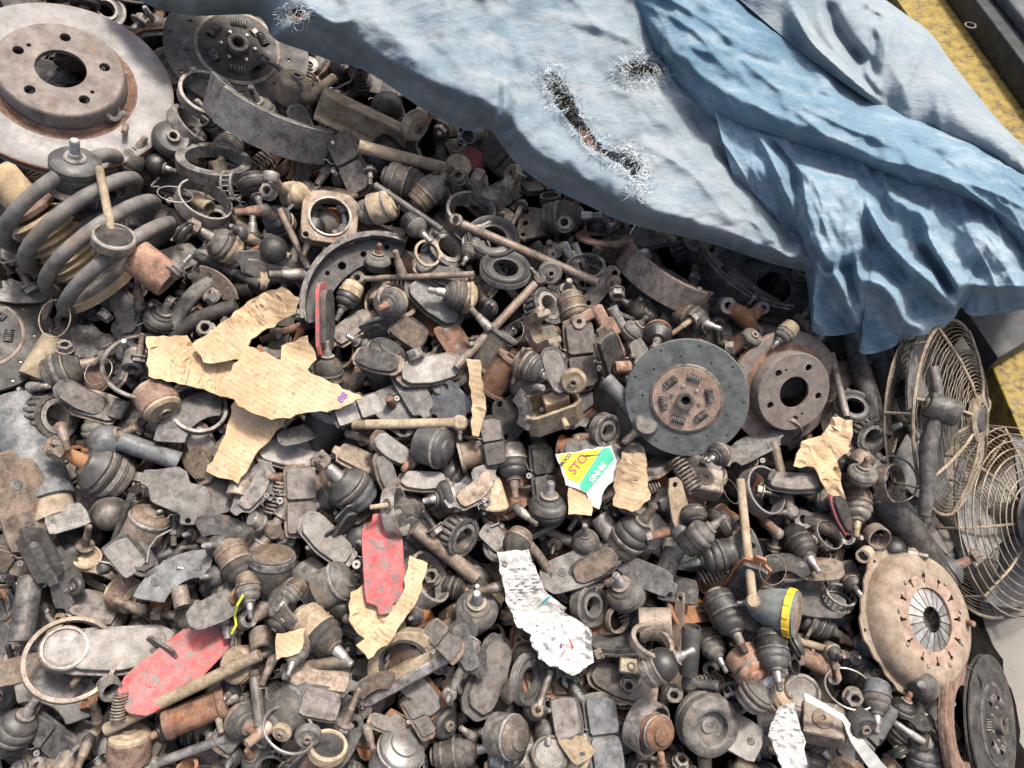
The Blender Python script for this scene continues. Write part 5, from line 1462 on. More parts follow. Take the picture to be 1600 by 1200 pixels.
pad('s', 'f', 1350, 720, 82, 52, -60, 64, p='plate_grey', l='plate_grey', label='grey grooved brake pad right of the crumpled cardboard')
brg(1, 1356, 680, 58, 30, 46)
ring(1398, 748, 74, 6, 2, -20, 60, SG)
ring(1390, 755, 60, 26, 3, 0, 30, SB)
link(1308, 548, 1313, 655, 12, 'nn', (SG, SG), 'straight upright rod right of the smaller brake disc', cat='rod')
item('seal', 0, 1335, 635, 60, -60, 50, 0)
special('leaning_shock_tube', p_pipe(205, 19, IB), 1398, 640, 'black shock absorber tube standing between the heap and the fan', 'tube', s=74, pct=30)
special('second_shock_tube', p_pipe(180, 15, IB), 1352, 600, 'thin black tube beside the upright rod under the tarp hem', 'tube', s=84, pct=30)
special('shock_absorber', p_shock(), 1404, 808, 'black shock absorber lying on the right flank below the fan', 'shock absorber', size=96, s=47, pct=30, anchor=(40, 0, 0))
item('press', (), 1426, 968, 222, 0, 38, 0, label='tan clutch pressure plate with dark centre at the right edge of the heap', pct=14)
special('flywheel_ring', p_disc_plain(RU), 1500, 1130, 'rusty brown thick ring behind the last clutch disc at bottom right', 'ring', size=190, a=10, e=14, pct=20)
item('clutch', 0, 1548, 1130, 204, 10, 17, 30, m={'hub_plate': 'plate_dark', 'rim_step': IB, 'friction_facing': 'plate_dark'}, label='dark green clutch disc leaning on its edge at bottom right', pct=14)
item('cv', 1, 1212, 952, 74, 14, 12, 0, m={'rubber_boot': 'facing_green'}, label='green-grey joint boot with a yellow clamp band at the lower right')
for q, (x, y, L, sp) in enumerate([(128, 622, 84, 30), (98, 905, 92, 70), (20, 880, 90, 20), (196, 870, 90, 50), (352, 822, 100, 15), (398, 762, 80, -60), (590, 562, 88, 20),
        (642, 612, 84, 60), (560, 640, 80, -20), (500, 1100, 96, 10), (584, 1064, 84, -15), (730, 1010, 86, 70), (930, 882, 92, -30), (1012, 902, 84, 20), (692, 1000, 80, 40), (884, 1122, 92, 80), (1232, 880, 86, 10),
        (742, 762, 84, -40), (612, 700, 80, 30), (60, 868, 90, 60), (770, 690, 80, 80), (440, 622, 84, 5), (345, 440, 80, 40), (1010, 560, 80, 60), (870, 580, 84, 70), (1180, 700, 80, -30), (1110, 700, 76, 20), (640, 520, 84, 35), (820, 640, 70, 80), (420, 420, 84, 15)]):
    pad('dtsqae'[q % 6], 'fbf'[q % 3], x, y, L, sp, (40 * q) % 360, (84, 70, 58, 76)[q % 4], p=('plate_dark', 'plate_grey', SB, 'plate_dark')[q % 4], l=('friction', 'plate_dark', SB, 'plate_pale', 'friction')[q % 5])
item('shoe', 1, 1030, 445, 196, -57, 20, 0, yd=(122, 60), anchor=(0, 105, 0), m={'friction_lining': SB, 'shoe_table': RU}, pct=14, label='rust-brown curved brake shoe lying above the clutch disc')
item('shoe', 0, 990, 672, 226, -54, 42, 0, yd=(126, 44), anchor=(0, 105, 0), m={'friction_lining': RB, 'shoe_table': RB}, pct=14, label='black brake shoe curving under the lower left of the clutch disc')
link(946, 592, 1008, 662, 26, 'nb', (BG, RD), 'thick grey rod with bushing end lying against the clutch disc', 'bushing_arm', cat='arm')
item('clutch', 0, 1072, 622, 188, 100, 74, 10, label='grey-green clutch disc with copper hub and six springs', pct=8)
link(1168, 745, 1164, 938, 14, 'nb', (TD, TD), 'long upright tan rod below the clutch disc', cat='rod')
link(712, 348, 934, 440, 15, 'bn', (SB, SB), 'long brown link rod running down right from the bearing ring', 'stabilizer_link', cat='link')
link(844, 432, 714, 576, 14, 'bn', (SB, RD), 'brown link rod with ball end slanting down left in the middle', 'stabilizer_link', cat='link')
link(562, 428, 744, 436, 10, 'on', (SB, SB), 'thin straight rod lying across the big curved shoe', cat='rod')
link(586, 290, 690, 358, 11, 'nn', (IB, SG), 'dark flat bar running between the ball joints near the top', 'flat_bar', cat='bar')
link(572, 664, 718, 660, 16, 'tb', (TD, TD), 'tan stabilizer link with ball end lying across the middle', 'stabilizer_link', cat='link')
bj(2, 878, 340, 60, -3, 14, SG, RD, SR, s=-20, yd=(-80, 55), label='large ball joint with three-hole plate just under the tarp edge')
bj(1, 722, 462, 54, 190, 14, TD, RD, SR, label='ball joint with three-eared tan flange left of the brown link rod', s=30)
pad('d', 'f', 672, 576, 112, -10, -60, 72, p=SB, l='plate_pale', label='pale flat brake pad with clipped corners in the middle of the heap')
# --- small things caught in the hollows between the larger parts
def p_clip(v):
    p = Proto(40)
    pts = ([(-18, 0, 0), (-10, 8, 2), (-2, 8, 0), (0, -6, 2), (8, -8, 0), (18, 2, 4)], [(-20, 0, 0), (-8, 0, 3), (-4, 10, 0), (4, 10, 0), (8, 0, 3), (20, 0, 0)], [(-26, -4, 0), (-8, 6, 0), (10, 4, 3), (28, -6, 0)])[v % 3]
    p.add('wire_clip', sweep(pts, 1.4, 6), 'steel_grey'); return p
def p_nut(v):
    p = Proto(30)
    p.add('nut_body', plate([(13 * math.cos(R(60 * k)), 13 * math.sin(R(60 * k))) for k in range(6)], [circ(0, 0, 6.5, 14)], 12, 1), 'steel_grey')
    p.add('collar', lathe([(6.6, -8), (15, -8), (15, -5.5), (6.6, -5.5)], 20, True), 'steel_brown'); return p
def p_stud(v):
    p = Proto(60)
    p.add('tapered_shank', lathe(stud_prof(-10, 9, 22, 7, 20, 6), 14), 'steel_bright')
    p.add('ball_head', lathe([(0, -27), (6, -26), (10, -22), (10.6, -18), (9.6, -13), (8.6, -9.5), (0, -9.5)], 18), 'steel_bright'); return p
KIND['clip'] = (p_clip, 'wire_clip', 'bent wire clip', 'clip', 'wire clips in the heap')
KIND['nut'] = (p_nut, 'hex_nut', 'hex nut', 'nut', 'nuts in the heap')
KIND['stud'] = (p_stud, 'loose_ball_stud', 'loose ball stud', 'stud', 'loose studs in the heap')
def hollow_layer(n):
    Hc = dilate(H, 1); low = box_blur(Hc, 9) - Hc; done = [(95, 120), (1240, 612), (1072, 622)]
    skip = ((95, 125, 175), (1235, 608, 100), (1072, 622, 100), (372, 80, 100), (140, 370, 120), (1428, 968, 110), (922, 742, 55), (594, 880, 70), (276, 1040, 85), (111, 1025, 85), (302, 772, 80), (465, 600, 110), (420, 205, 90), (575, 196, 70), (620, 1048, 70), (1545, 1128, 90), (862, 640, 50), (1215, 952, 60))
    cand = []
    for _ in range(9000):
        px, py = rng.uniform(10, 1470), rng.uniform(40, 1190)
        if not in_heap(px, py) or inside(TARP_POLY, px, py) or any((px - x) ** 2 + (py - y) ** 2 < r * r for x, y, r in skip): continue
        c = uwn(npv(P(px, py, 0))[None])[0]; iy, ix = gidx(c[0:1], c[1:2]); cand.append((float(low[iy[0], ix[0]]), px, py))
    cand.sort(reverse=True)
    for d, px, py in cand:
        if len(done) >= n: break
        if any((px - x) ** 2 + (py - y) ** 2 < 34 ** 2 for x, y in done): continue
        done.append((px, py)); a = rng.uniform(0, 360); k = rng.random()
        if k < .20: item('stud', 0, px, py, rng.uniform(46, 64), a, rng.choice((10, 25, 45)), 0, filler=True, pct=12)
        elif k < .36: item('nut', 0, px, py, rng.uniform(24, 32), a, rng.choice((80, 50, 20)), 0, filler=True, pct=12)
        elif k < .46: item('clip', rng.randrange(3), px, py, rng.uniform(36, 56), a, rng.choice((80, 60)), a, filler=True, pct=10)
        elif k < .58: item('bolt', rng.randrange(3), px, py, rng.uniform(50, 70), a, rng.choice((5, 25, 45)), 0, filler=True, pct=12)
        elif k < .68: item('bj', rng.choice((0, 5, 6, 7)), px, py, rng.uniform(34, 46), a, rng.choice((10, 25, 45)), 0, filler=True, pct=14)
        elif k < .78: item('tube', (50, 6, SB, False), px, py, rng.uniform(18, 28), a, rng.choice((8, 30, 50)), 0, filler=True, pct=12)
        elif k < .86: item('wring', (1.2, SG), px, py, rng.uniform(40, 60), a, rng.choice((75, 45)), 0, filler=True, pct=10)
        elif k < .89: item('spring', 0, px, py, rng.uniform(44, 58), a, 8, 0, filler=True, pct=12)
        else: item('bush', 1, px, py, rng.uniform(30, 42), a, rng.choice((20, 60)), 0, filler=True, pct=12)
hollow_layer(120)
# --- card and paper
CB = 'cardboard'
grp = 'torn cardboard pieces on the heap'
drape('cardboard_scrap', [(228, 526), (292, 524), (318, 556), (440, 578), (452, 640), (380, 628), (300, 604), (232, 588)], CB, 'crumbling tan cardboard piece inside the thin wire ring', 'cardboard', group=grp)
drape('cardboard_scrap', [(300, 538), (396, 466), (440, 448), (470, 466), (462, 490), (392, 530), (376, 562), (318, 566)], CB, 'torn cardboard strip slanting up right above the large triangular piece', 'cardboard', group=grp)
drape('cardboard_scrap', [(440, 540), (480, 524), (494, 562), (468, 590), (436, 572)], CB, 'small torn cardboard flap tucked behind the large triangular piece', 'cardboard', group=grp)
drape('cardboard_scrap', [(368, 616), (452, 648), (420, 690), (398, 712), (372, 756), (322, 736), (352, 680)], CB, 'cardboard tail hanging down below the large triangular piece', 'cardboard', group=grp, lift=.008)
cb = drape('cardboard_scrap', [(388, 541), (470, 574), (568, 622), (520, 640), (424, 656), (372, 634), (344, 600)], CB, 'large triangular cardboard piece with purple print at its right tip', 'cardboard', group=grp, lift=.026, crumple=.001, flat=.7)
drape('cardboard_scrap', [(548, 925), (585, 905), (620, 930), (612, 985), (572, 1004), (545, 968)], CB, 'brown cardboard wad under the lower end of the red pad', 'cardboard', group=grp, crumple=.007)
drape('cardboard_scrap', [(640, 868), (668, 880), (655, 930), (612, 1000), (575, 1030), (556, 1008), (600, 975), (630, 925)], CB, 'long curved cardboard strip right of the red pad', 'cardboard', group=grp)
drape('cardboard_scrap', [(432, 990), (478, 982), (468, 1020), (432, 1032)], CB, 'small tan card tag near the tan-rimmed ball joint', 'cardboard', group=grp, flat=.6)
drape('cardboard_scrap', [(728, 560), (750, 562), (760, 640), (748, 682), (738, 680), (736, 620)], CB, 'narrow upright cardboard strip in the middle of the heap', 'cardboard', group=grp)
drape('cardboard_scrap', [(972, 706), (1008, 708), (1016, 780), (988, 800), (958, 790), (962, 740)], CB, 'folded tan cardboard block right of the printed card', 'cardboard', group=grp, lift=.012, crumple=.002)
drape('cardboard_scrap', [(888, 762), (928, 768), (924, 806), (888, 804)], CB, 'brown cardboard corner under the printed card', 'cardboard', group=grp)
drape('cardboard_scrap', [(1300, 652), (1332, 656), (1330, 700), (1308, 720), (1322, 780), (1292, 770), (1272, 730), (1240, 728), (1252, 690), (1284, 680)], CB, 'crumpled cardboard box piece just below the smaller brake disc', 'cardboard', group=grp, crumple=.007, cr_scale=.022, lift=.014)
pad('t', 'b', 594, 880, 132, 84, 0, 78, p='red_paint', label='bright red upright brake pad in the lower middle', pct=10)
paper_a = drape('paper_scrap', [(776, 862), (826, 858), (850, 920), (886, 950), (850, 1000), (808, 980), (790, 940)], 'paper', 'dirty white paper strip above the crumpled paper ball', 'paper', th=.0012, crumple=.0045, cr_scale=.016, lift=.012, group='paper scraps', fine=6, crisp=70)
paper_b = drape('paper_scrap', [(838, 975), (880, 955), (924, 985), (928, 1035), (894, 1056), (842, 1030), (828, 1000)], 'paper', 'crumpled white paper ball left of the grey bearing ring', 'paper', th=.0012, crumple=.0075, cr_scale=.015, lift=.016, group='paper scraps', fine=6, crisp=70)
drape('paper_scrap', [(1216, 1105), (1242, 1098), (1256, 1150), (1262, 1200), (1228, 1215), (1200, 1150)], 'paper', 'torn white paper near the bottom edge beside the rusty box bracket', 'paper', th=.0012, crumple=.005, cr_scale=.016, lift=.012, group='paper scraps', fine=6, crisp=70)
drape('plastic_strip', [(1256, 1082), (1280, 1094), (1318, 1116), (1352, 1160), (1400, 1216), (1368, 1216), (1330, 1160), (1316, 1126), (1258, 1094)], 'white_plastic', 'long white plastic strip running to the bottom edge at lower right', 'plastic strip', th=.002, crumple=.001, lift=.014, tear=.6, blur=14)
# ------------------------------------------------------------------ printed card scrap
def text_vf(body, size):
    cu = bpy.data.curves.new('t', 'FONT'); cu.body = body; cu.size = size; cu.align_x = 'CENTER'; cu.align_y = 'CENTER'; cu.extrude = .15; cu.offset = .35
    ob = bpy.data.objects.new('t', cu); me = ob.to_mesh()
    V = [tuple(v.co) for v in me.vertices]; F = [tuple(p.vertices) for p in me.polygons]
    ob.to_mesh_clear(); bpy.data.objects.remove(ob); bpy.data.curves.remove(cu); return V, F
def p_print_card():
    p = Proto(100); c = (922, 740)
    q = lambda pl: [(x - c[0], -(y - c[1])) for x, y in pl]
    card = q(torn([(868, 708), (955, 694), (966, 722), (962, 742), (944, 764), (936, 794), (922, 788), (916, 768), (884, 756)], 1.6, 9))
    b = p.add('card', plate(card, [], 2.2, .3), 'paper')
    p.add('yellow_print', plate(q([(872, 709), (940, 699), (906, 752), (888, 746)]), [], .5, .1, 1.5), 'print_yellow', b)
    p.add('green_print', plate(q([(941, 699), (953, 697), (960, 714), (918, 766), (907, 762), (907, 752)]), [], .5, .1, 1.5), 'print_green', b)
    p.add('red_letters', T(text_vf('STO', 19), tr(*q([(904, 723)])[0], 2.2) @ rz(50)), 'print_red', b)
    p.add('small_letters', T(text_vf('MOCO', 7.5), tr(*q([(884, 716)])[0], 2.2) @ rz(50)), 'plate_dark', b)
    p.add('white_letters', T(text_vf('SINNIS', 12), tr(*q([(934, 736)])[0], 2.2) @ rz(52)), 'print_white', b)
    return p
special('printed_card', p_print_card(), 922, 742, 'yellow and green printed card scrap reading STO in the middle of the heap', 'card', s=0, pct=6, limit=14)
# purple print on the cardboard tip
def card_mark(body, x, y, size, rot, mat, parent):
    h = hsample(x, y, H); dg = bpy.context.evaluated_depsgraph_get(); dg.update()
    d = ray(x, y).normalized()
    ok, hit, nrm, *_ = parent.ray_cast(parent.matrix_world.inverted() @ CAM, d)
    if not ok: return
    hit = parent.matrix_world @ hit; X = hvec(rot, 0); X = (X - nrm * X.dot(nrm)).normalized(); Y = nrm.cross(X)
    M = Matrix((X, Y, nrm)).transposed().to_4x4(); M.translation = hit + nrm * .0012 - parent.location
    me = mesh('printed_mark', text_vf(body, size), None); me.transform(M); me.materials.append(MATS[mat])
    ob = bpy.data.objects.new('printed_mark', me); col.objects.link(ob); ob.parent = parent
bpy.context.view_layer.update()
card_mark('88', 536, 621, 15, -50, 'print_purple', cb)

def card_patch(x, y, wd, ht, rot, mat, parent):
    d = ray(x, y).normalized(); ok, hit, nrm, *_ = parent.ray_cast(parent.matrix_world.inverted() @ CAM, d)
    if not ok: return
    X = hvec(rot, 0); X = (X - nrm * X.dot(nrm)).normalized(); Y = nrm.cross(X)
    M = Matrix((X, Y, nrm)).transposed().to_4x4(); M.translation = hit + nrm * .0016
    me = mesh('printed_mark', plate(rounded([(-wd / 2, -ht / 2), (wd / 2, -ht / 2), (wd / 2, ht / 2), (-wd / 2, ht / 2)], .2), [], .5, .1), None); me.transform(M); me.materials.append(MATS[mat])
    ob = bpy.data.objects.new('printed_mark', me); col.objects.link(ob); ob.parent = parent
for q in ((853, 936, 20, 7, -62, 'print_cyan', paper_a), (876, 1008, 12, 4, 60, 'print_purple', paper_b), (892, 1006, 16, 3, 75, 'print_red', paper_b), (880, 1022, 14, 3, 100, 'print_red', paper_b)): card_patch(*q)

# wires
def wire(pts, r, mat, name, label, cat):
    q = []
    for x, y in pts: q.append(P(x, y, hsample(x, y, box_blur(dilate(H, 2), 2)) + .006))
    o = q[0]; vf = sweep([tuple(p - o) for p in q], r, 6)
    ob = plain(name, vf, mat, 40, 1.0, o); THINGS.append(dict(root=ob, px=pts[0][0], py=pts[0][1], noun=cat, adj='', ori='', label=label, cat=cat, group=None, filler=False, size=40))
wire([(380, 930), (371, 945), (367, 962), (369, 976), (362, 990)], .0018, 'wire_yellow', 'plastic_wire', 'thin bright yellow wire beside the long red-edged pad', 'wire')

# ------------------------------------------------------------------ tarpaulin
HT = box_blur(dilate(H, 5), 5)
def resample(pl, n):
    pl = np.array(pl, float); d = np.r_[0, np.cumsum(np.hypot(*np.diff(pl, axis=0).T))]; t = np.linspace(0, d[-1], n)
    return np.c_[np.interp(t, d, pl[:, 0]), np.interp(t, d, pl[:, 1])]
def smooth_pl(pl, k=2):
    pl = [tuple(p) for p in pl]
    for _ in range(k):
        o = [pl[0]]
        for a, b in zip(pl[:-1], pl[1:]): o += [(a[0] * .75 + b[0] * .25, a[1] * .75 + b[1] * .25), (a[0] * .25 + b[0] * .75, a[1] * .25 + b[1] * .75)]
        pl = o + [pl[-1]]
    return pl
def seg_dist(pl, X, Y):
    """distance, signed side and length fraction to a polyline"""
    best = np.full(X.shape, 1e9); side = np.zeros(X.shape); fr = np.zeros(X.shape)
    pl = np.array(pl, float); L = np.r_[0, np.cumsum(np.hypot(*np.diff(pl, axis=0).T))]
    for i in range(len(pl) - 1):
        a, b = pl[i], pl[i + 1]; d = b - a; n2 = d @ d
        t = np.clip(((X - a[0]) * d[0] + (Y - a[1]) * d[1]) / n2, 0, 1)
        ex, ey = X - a[0] - t * d[0], Y - a[1] - t * d[1]; q = np.hypot(ex, ey); m = q < best
        best = np.where(m, q, best); side = np.where(m, np.sign(d[0] * ey - d[1] * ex), side); fr = np.where(m, (L[i] + t * (L[i + 1] - L[i])) / L[-1], fr)
    return best, side, fr
def ridge(X, Y, pl, h, w1, w2, p=1.6, taper=True):
    """a fold: height h along pl, w1 wide on its left (upper) side and w2 on its right"""
    d, s, f = seg_dist(smooth_pl(pl, 2), X, Y); w_ = np.where(s < 0, w1, w2)
    q = np.clip(1 - d / w_, 0, 1) ** p
    if taper: q = q * np.clip(np.minimum(f, 1 - f) * 6 + .25, 0, 1)
    return h * q
def creases(X, Y, sc, seed, ang=0.0, str_=1.0):
    return (1 - np.abs(fbm(X, Y, sc, seed, 2, ang, str_)) * 2.2).clip(-1, 1) ** 3
def fbm(X, Y, sc, seed, oct=3, ang=0.0, str_=1.0):
    c, s = math.cos(R(ang)), math.sin(R(ang)); A = (X * c + Y * s) / sc / str_; B = (-X * s + Y * c) / sc
    o = np.empty(X.size); a, b = A.ravel(), B.ravel()
    for i in range(X.size): o[i] = mnoise.fractal(Vector((a[i] + seed, b[i] + seed * 1.7, seed)), 1.0, 2.1, oct)
    return o.reshape(X.shape)
def PV(X, Y, Hh):
    d = np.array(fwd)[None] + np.outer((X.ravel() - 800) / FPX, np.array(rgt)) + np.outer((600 - Y.ravel()) / FPX, np.array(upv))
    n = npv(NV); t = (Hh.ravel() - (CAMN - npv(ORG)) @ n) / (d @ n)
    return CAMN + d * t[:, None]
def hmap(X, Y, h):
    c = uwn(PV(X, Y, h)); iy, ix = gidx(c[:, 0], c[:, 1]); return HT[iy, ix].reshape(X.shape)
TARP = bpy.data.objects.new('tarpaulin', None); col.objects.link(TARP); TARP.location = P(1000, 150, 0.0); TARP.empty_display_size = .1
TARP['label'] = 'torn and faded blue tarpaulin thrown over the top of the heap'; TARP['category'] = 'tarpaulin'
def patch(name, low, high, na, ns, hf, mat, holes=(), sm=2, cover=True, th=.0022):
    a = resample(smooth_pl(low, sm), na); b = resample(smooth_pl(high, sm), na)
    S = np.linspace(0, 1, ns)
    X = a[:, None, 0] * (1 - S) + b[:, None, 0] * S; Y = a[:, None, 1] * (1 - S) + b[:, None, 1] * S
    Tt = np.repeat(np.linspace(0, 1, na)[:, None], ns, 1); SS = np.repeat(S[None], na, 0)
    h = box_blur(box_blur(hf(X, Y, SS, Tt), 1), 1)
    if cover:
        hm = hmap(X, Y, h) + .008
        h = np.where(hm > h, hm, h)
    co = PV(X, Y, h) - npv(TARP.location); PTS.append(co + npv(TARP.location))
    F = []
    for i in range(na - 1):
        for j in range(ns - 1):
            cx, cy = X[i, j], Y[i, j]
            if any(inside(q, cx, cy) for q in holes): continue
            F.append((i * ns + j, (i + 1) * ns + j, (i + 1) * ns + j + 1, i * ns + j + 1))
    me = bpy.data.meshes.new(name); me.from_pydata(co.tolist(), [], F)
    bm = bmesh.new(); bm.from_mesh(me)
    bmesh.ops.delete(bm, geom=[v for v in bm.verts if not v.link_faces], context='VERTS')
    bmesh.ops.recalc_face_normals(bm, faces=bm.faces)
    bmesh.ops.solidify(bm, geom=list(bm.faces), thickness=th); bm.to_mesh(me); bm.free()
    me.polygons.foreach_set('use_smooth', [True] * len(me.polygons)); me.set_sharp_from_angle(angle=R(60))
    me.materials.append(MATS[mat]); ob = bpy.data.objects.new(name, me); col.objects.link(ob); ob.parent = TARP
    return ob
RIP1 = [(846, 120), (862, 110), (876, 127), (893, 151), (903, 178), (922, 207), (940, 232), (976, 240), (1000, 262), (990, 282), (966, 254), (934, 243), (909, 217), (887, 190), (865, 160), (854, 140)]
RIP2 = [(960, 116), (982, 94), (1014, 94), (1038, 102), (1034, 124), (1006, 122), (978, 126)]
RIP3 = [(440, 22), (462, 12), (486, 20), (480, 30), (452, 36)]
RIP1T, RIP2T, RIP3T = torn(RIP1, 2.5, 7), torn(RIP2, 2.5, 7), torn(RIP3, 2, 7)
def h_lower(X, Y, S, Tt):
    d, s, f = seg_dist(TARP_LOW, X, Y)
    bw = np.interp(X, [200, 400, 480, 560, 740, 775, 800, 860, 980, 1020, 1100, 1250], [26, 40, 62, 78, 62, 24, 44, 62, 52, 34, 30, 24])
    top = np.interp(X, [400, 560, 760, 800, 960, 1100, 1250], [.085, .105, .095, .07, .075, .06, .05])
    q = np.clip(d / bw, 0, 1); h = np.interp(X, [400, 480, 760, 1000, 1250], [.02, .035, .035, .03, .02]) + top * (1 - (1 - q) ** 1.7)
    h += .012 * np.clip(q, 0, 1) * fbm(X, Y, 150, 3.1, 2) + .006 * fbm(X, Y, 46, 8.2, 3) * np.clip(q + .2, 0, 1)
    h += ridge(X, Y, [(545, 20), (560, 60), (600, 92), (660, 122), (730, 150), (788, 168)], .018, 70, 22, 1.4)
    h += ridge(X, Y, [(786, 120), (790, 160), (784, 182), (750, 204)], .028, 22, 10, 1.3)
    h += ridge(X, Y, [(792, 172), (826, 232), (880, 262), (950, 300), (990, 330)], .018, 60, 16, 1.4)
    h += ridge(X, Y, [(826, 262), (880, 280), (930, 304)], .008, 8, 10)
    h += ridge(X, Y, [(470, 0), (520, 40), (545, 30)], .02, 30, 24)
    h += ridge(X, Y, [(890, 36), (940, 42), (1000, 70)], .010, 30, 12)
    h += ridge(X, Y, [(1060, 150), (1120, 230), (1210, 320), (1250, 390)], -.022, 60, 40)
    h += .007 * fbm(X, Y, 11, 5.5, 2, 58, 6) * np.clip(1 - seg_dist([(1040, 120), (1100, 200), (1220, 330)], X, Y)[0] / 80, 0, 1)
    h += ridge(X, Y, [(1225, 398), (1240, 405), (1254, 380)], .014, 20, 14)
    h += .006 * creases(X, Y, 85, 12.5, 40, 2.6) * np.clip(q + .1, 0, 1) + .003 * creases(X, Y, 34, 15.5, -20, 2.5)
    # the free edge hangs in small uneven pleats
    fz = fbm(f * 1150, d * .22, 34, 31.5, 2); h += .020 * fz * np.clip(1.15 - d / (bw * 1.3), 0, 1)
    h += .010 * (1 - np.abs(fbm(f * 1150, d * .15, 15, 41.5, 1)) * 2.4).clip(0, 1) ** 2 * np.clip(1.1 - d / bw, 0, 1)
    dr = np.minimum(seg_dist(RIP1 + RIP1[:1], X, Y)[0], seg_dist(RIP2 + RIP2[:1], X, Y)[0])
    h += .006 * fbm(X, Y, 9, 2.2, 2) * np.clip(1 - dr / 26, 0, 1)
    return h
A_HIGH = [(150, -130), (270, -130), (380, -130), (500, -130), (620, -130), (740, -130), (860, -120), (960, -70), (1010, 0), (1060, 80), (1110, 150), (1180, 190), (1250, 230), (1290, 300), (1300, 420)]
tA = patch('lower_layer', TARP_LOW, A_HIGH, 380, 150, h_lower, 'tarp_bleached', (RIP1T, RIP2T, RIP3T))
B_LOW = [(960, -60), (984, 0), (1004, 62), (1046, 132), (1092, 178), (1152, 208), (1232, 228), (1304, 248), (1360, 268), (1420, 296), (1486, 308), (1540, 330), (1582, 384), (1612, 440), (1680, 500)]
B_HIGH = [(1090, -60), (1132, -22), (1202, 22), (1262, 76), (1342, 132), (1382, 158), (1452, 184), (1532, 218), (1604, 262), (1680, 300), (1760, 330)]
def h_roll(X, Y, S, Tt):
    s2 = S ** .82
    h = .060 + .070 * np.clip(1 - np.abs(2 * s2 - 1) ** 2.3, 0, 1) ** .8 + .02 * S + .009 * creases(X, Y, 42, 2.5, 30, 5) + .004 * creases(X, Y, 20, 3.5, 62, 3)
    h += .010 * fbm(X, Y, 60, 1.2, 3, 32, 2.4) + .003 * fbm(X, Y, 18, 6.1, 2, 30, 4) * np.sin(np.pi * S)
    h += ridge(X, Y, [(1000, 10), (1060, 90), (1140, 150), (1240, 190), (1360, 240)], .012, 22, 30)
    h += ridge(X, Y, [(1120, 60), (1170, 92), (1220, 104)], -.010, 14, 10) + ridge(X, Y, [(1180, 40), (1240, 80), (1300, 130)], .010, 16, 16)
    h += ridge(X, Y, [(1360, 250), (1440, 262), (1500, 290), (1560, 330)], .020, 34, 22)
    return h
patch('rolled_fold', B_LOW, B_HIGH, 280, 84, h_roll, 'tarp_blue')
C_LOW = [(1160, 330), (1212, 372), (1250, 404), (1260, 430), (1267, 500), (1270, 522), (1306, 526), (1346, 516), (1340, 548), (1352, 556), (1402, 542), (1406, 526), (1450, 524), (1490, 502), (1502, 474), (1512, 496), (1560, 490), (1610, 482), (1700, 468)]
C_HIGH = [(1110, 150), (1160, 190), (1232, 214), (1300, 232), (1350, 250), (1420, 276), (1486, 290), (1540, 310), (1590, 370), (1700, 470)]
def h_gather(X, Y, S, Tt):
    h = .012 + .088 * (1 - (1 - np.clip(S * 1.5, 0, 1)) ** 1.8) + .007 * creases(X, Y, 40, 22.5, 65, 4)
    panel = [(1236, 250), (1340, 280), (1362, 394), (1326, 414), (1300, 424), (1254, 388)]
    dP = seg_dist(panel + panel[:1], X, Y)[0]; ins = np.array([inside(panel, x, y) for x, y in zip(X.ravel(), Y.ravel())]).reshape(X.shape)
    h += np.where(ins, .030 * np.clip(dP / 14, 0, 1) ** .6, 0)
    for pl, hh, w1, w2 in (([(1300, 416), (1322, 462), (1346, 516)], .030, 12, 26), ([(1282, 396), (1270, 450), (1270, 520)], .018, 20, 12), ([(1338, 398), (1342, 440), (1348, 490)], .022, 16, 14),
                           ([(1340, 430), (1396, 452), (1408, 500), (1452, 520)], .034, 22, 30), ([(1345, 296), (1372, 360), (1430, 420), (1494, 482)], .038, 26, 22),
                           ([(1384, 300), (1440, 336), (1452, 332)], .022, 14, 26), ([(1452, 332), (1448, 372), (1494, 440), (1500, 470)], .032, 24, 18),
                           ([(1440, 380), (1466, 424), (1488, 462)], -.022, 14, 12), ([(1366, 300), (1400, 372), (1440, 420)], -.016, 14, 16), ([(1500, 340), (1560, 400), (1600, 470)], .016, 40, 40),
                           ([(1496, 440), (1540, 450), (1610, 446)], .022, 26, 14), ([(1180, 200), (1226, 290), (1256, 370)], .014, 14, 14), ([(1200, 220), (1240, 260), (1250, 300)], -.012, 8, 10)):
        h += ridge(X, Y, pl, hh * 1.25, w1, w2, 1.1)
    h += .006 * fbm(X, Y, 40, 7.7, 3) + .004 * fbm(X, Y, 12, 4.1, 2, 70, 3)
    return h
patch('gathered_folds', C_LOW, C_HIGH, 340, 120, h_gather, 'tarp_mid', cover=False)
D_LOW = [(1060, -90), (1110, -40), (1180, 20), (1262, 90), (1342, 146), (1382, 172), (1452, 200), (1532, 236), (1604, 282), (1700, 330)]
D_HIGH = [(1200, -120), (1290, -60), (1376, -6), (1412, 20), (1456, 50), (1482, 92), (1522, 142), (1562, 192), (1604, 232), (1700, 320)]
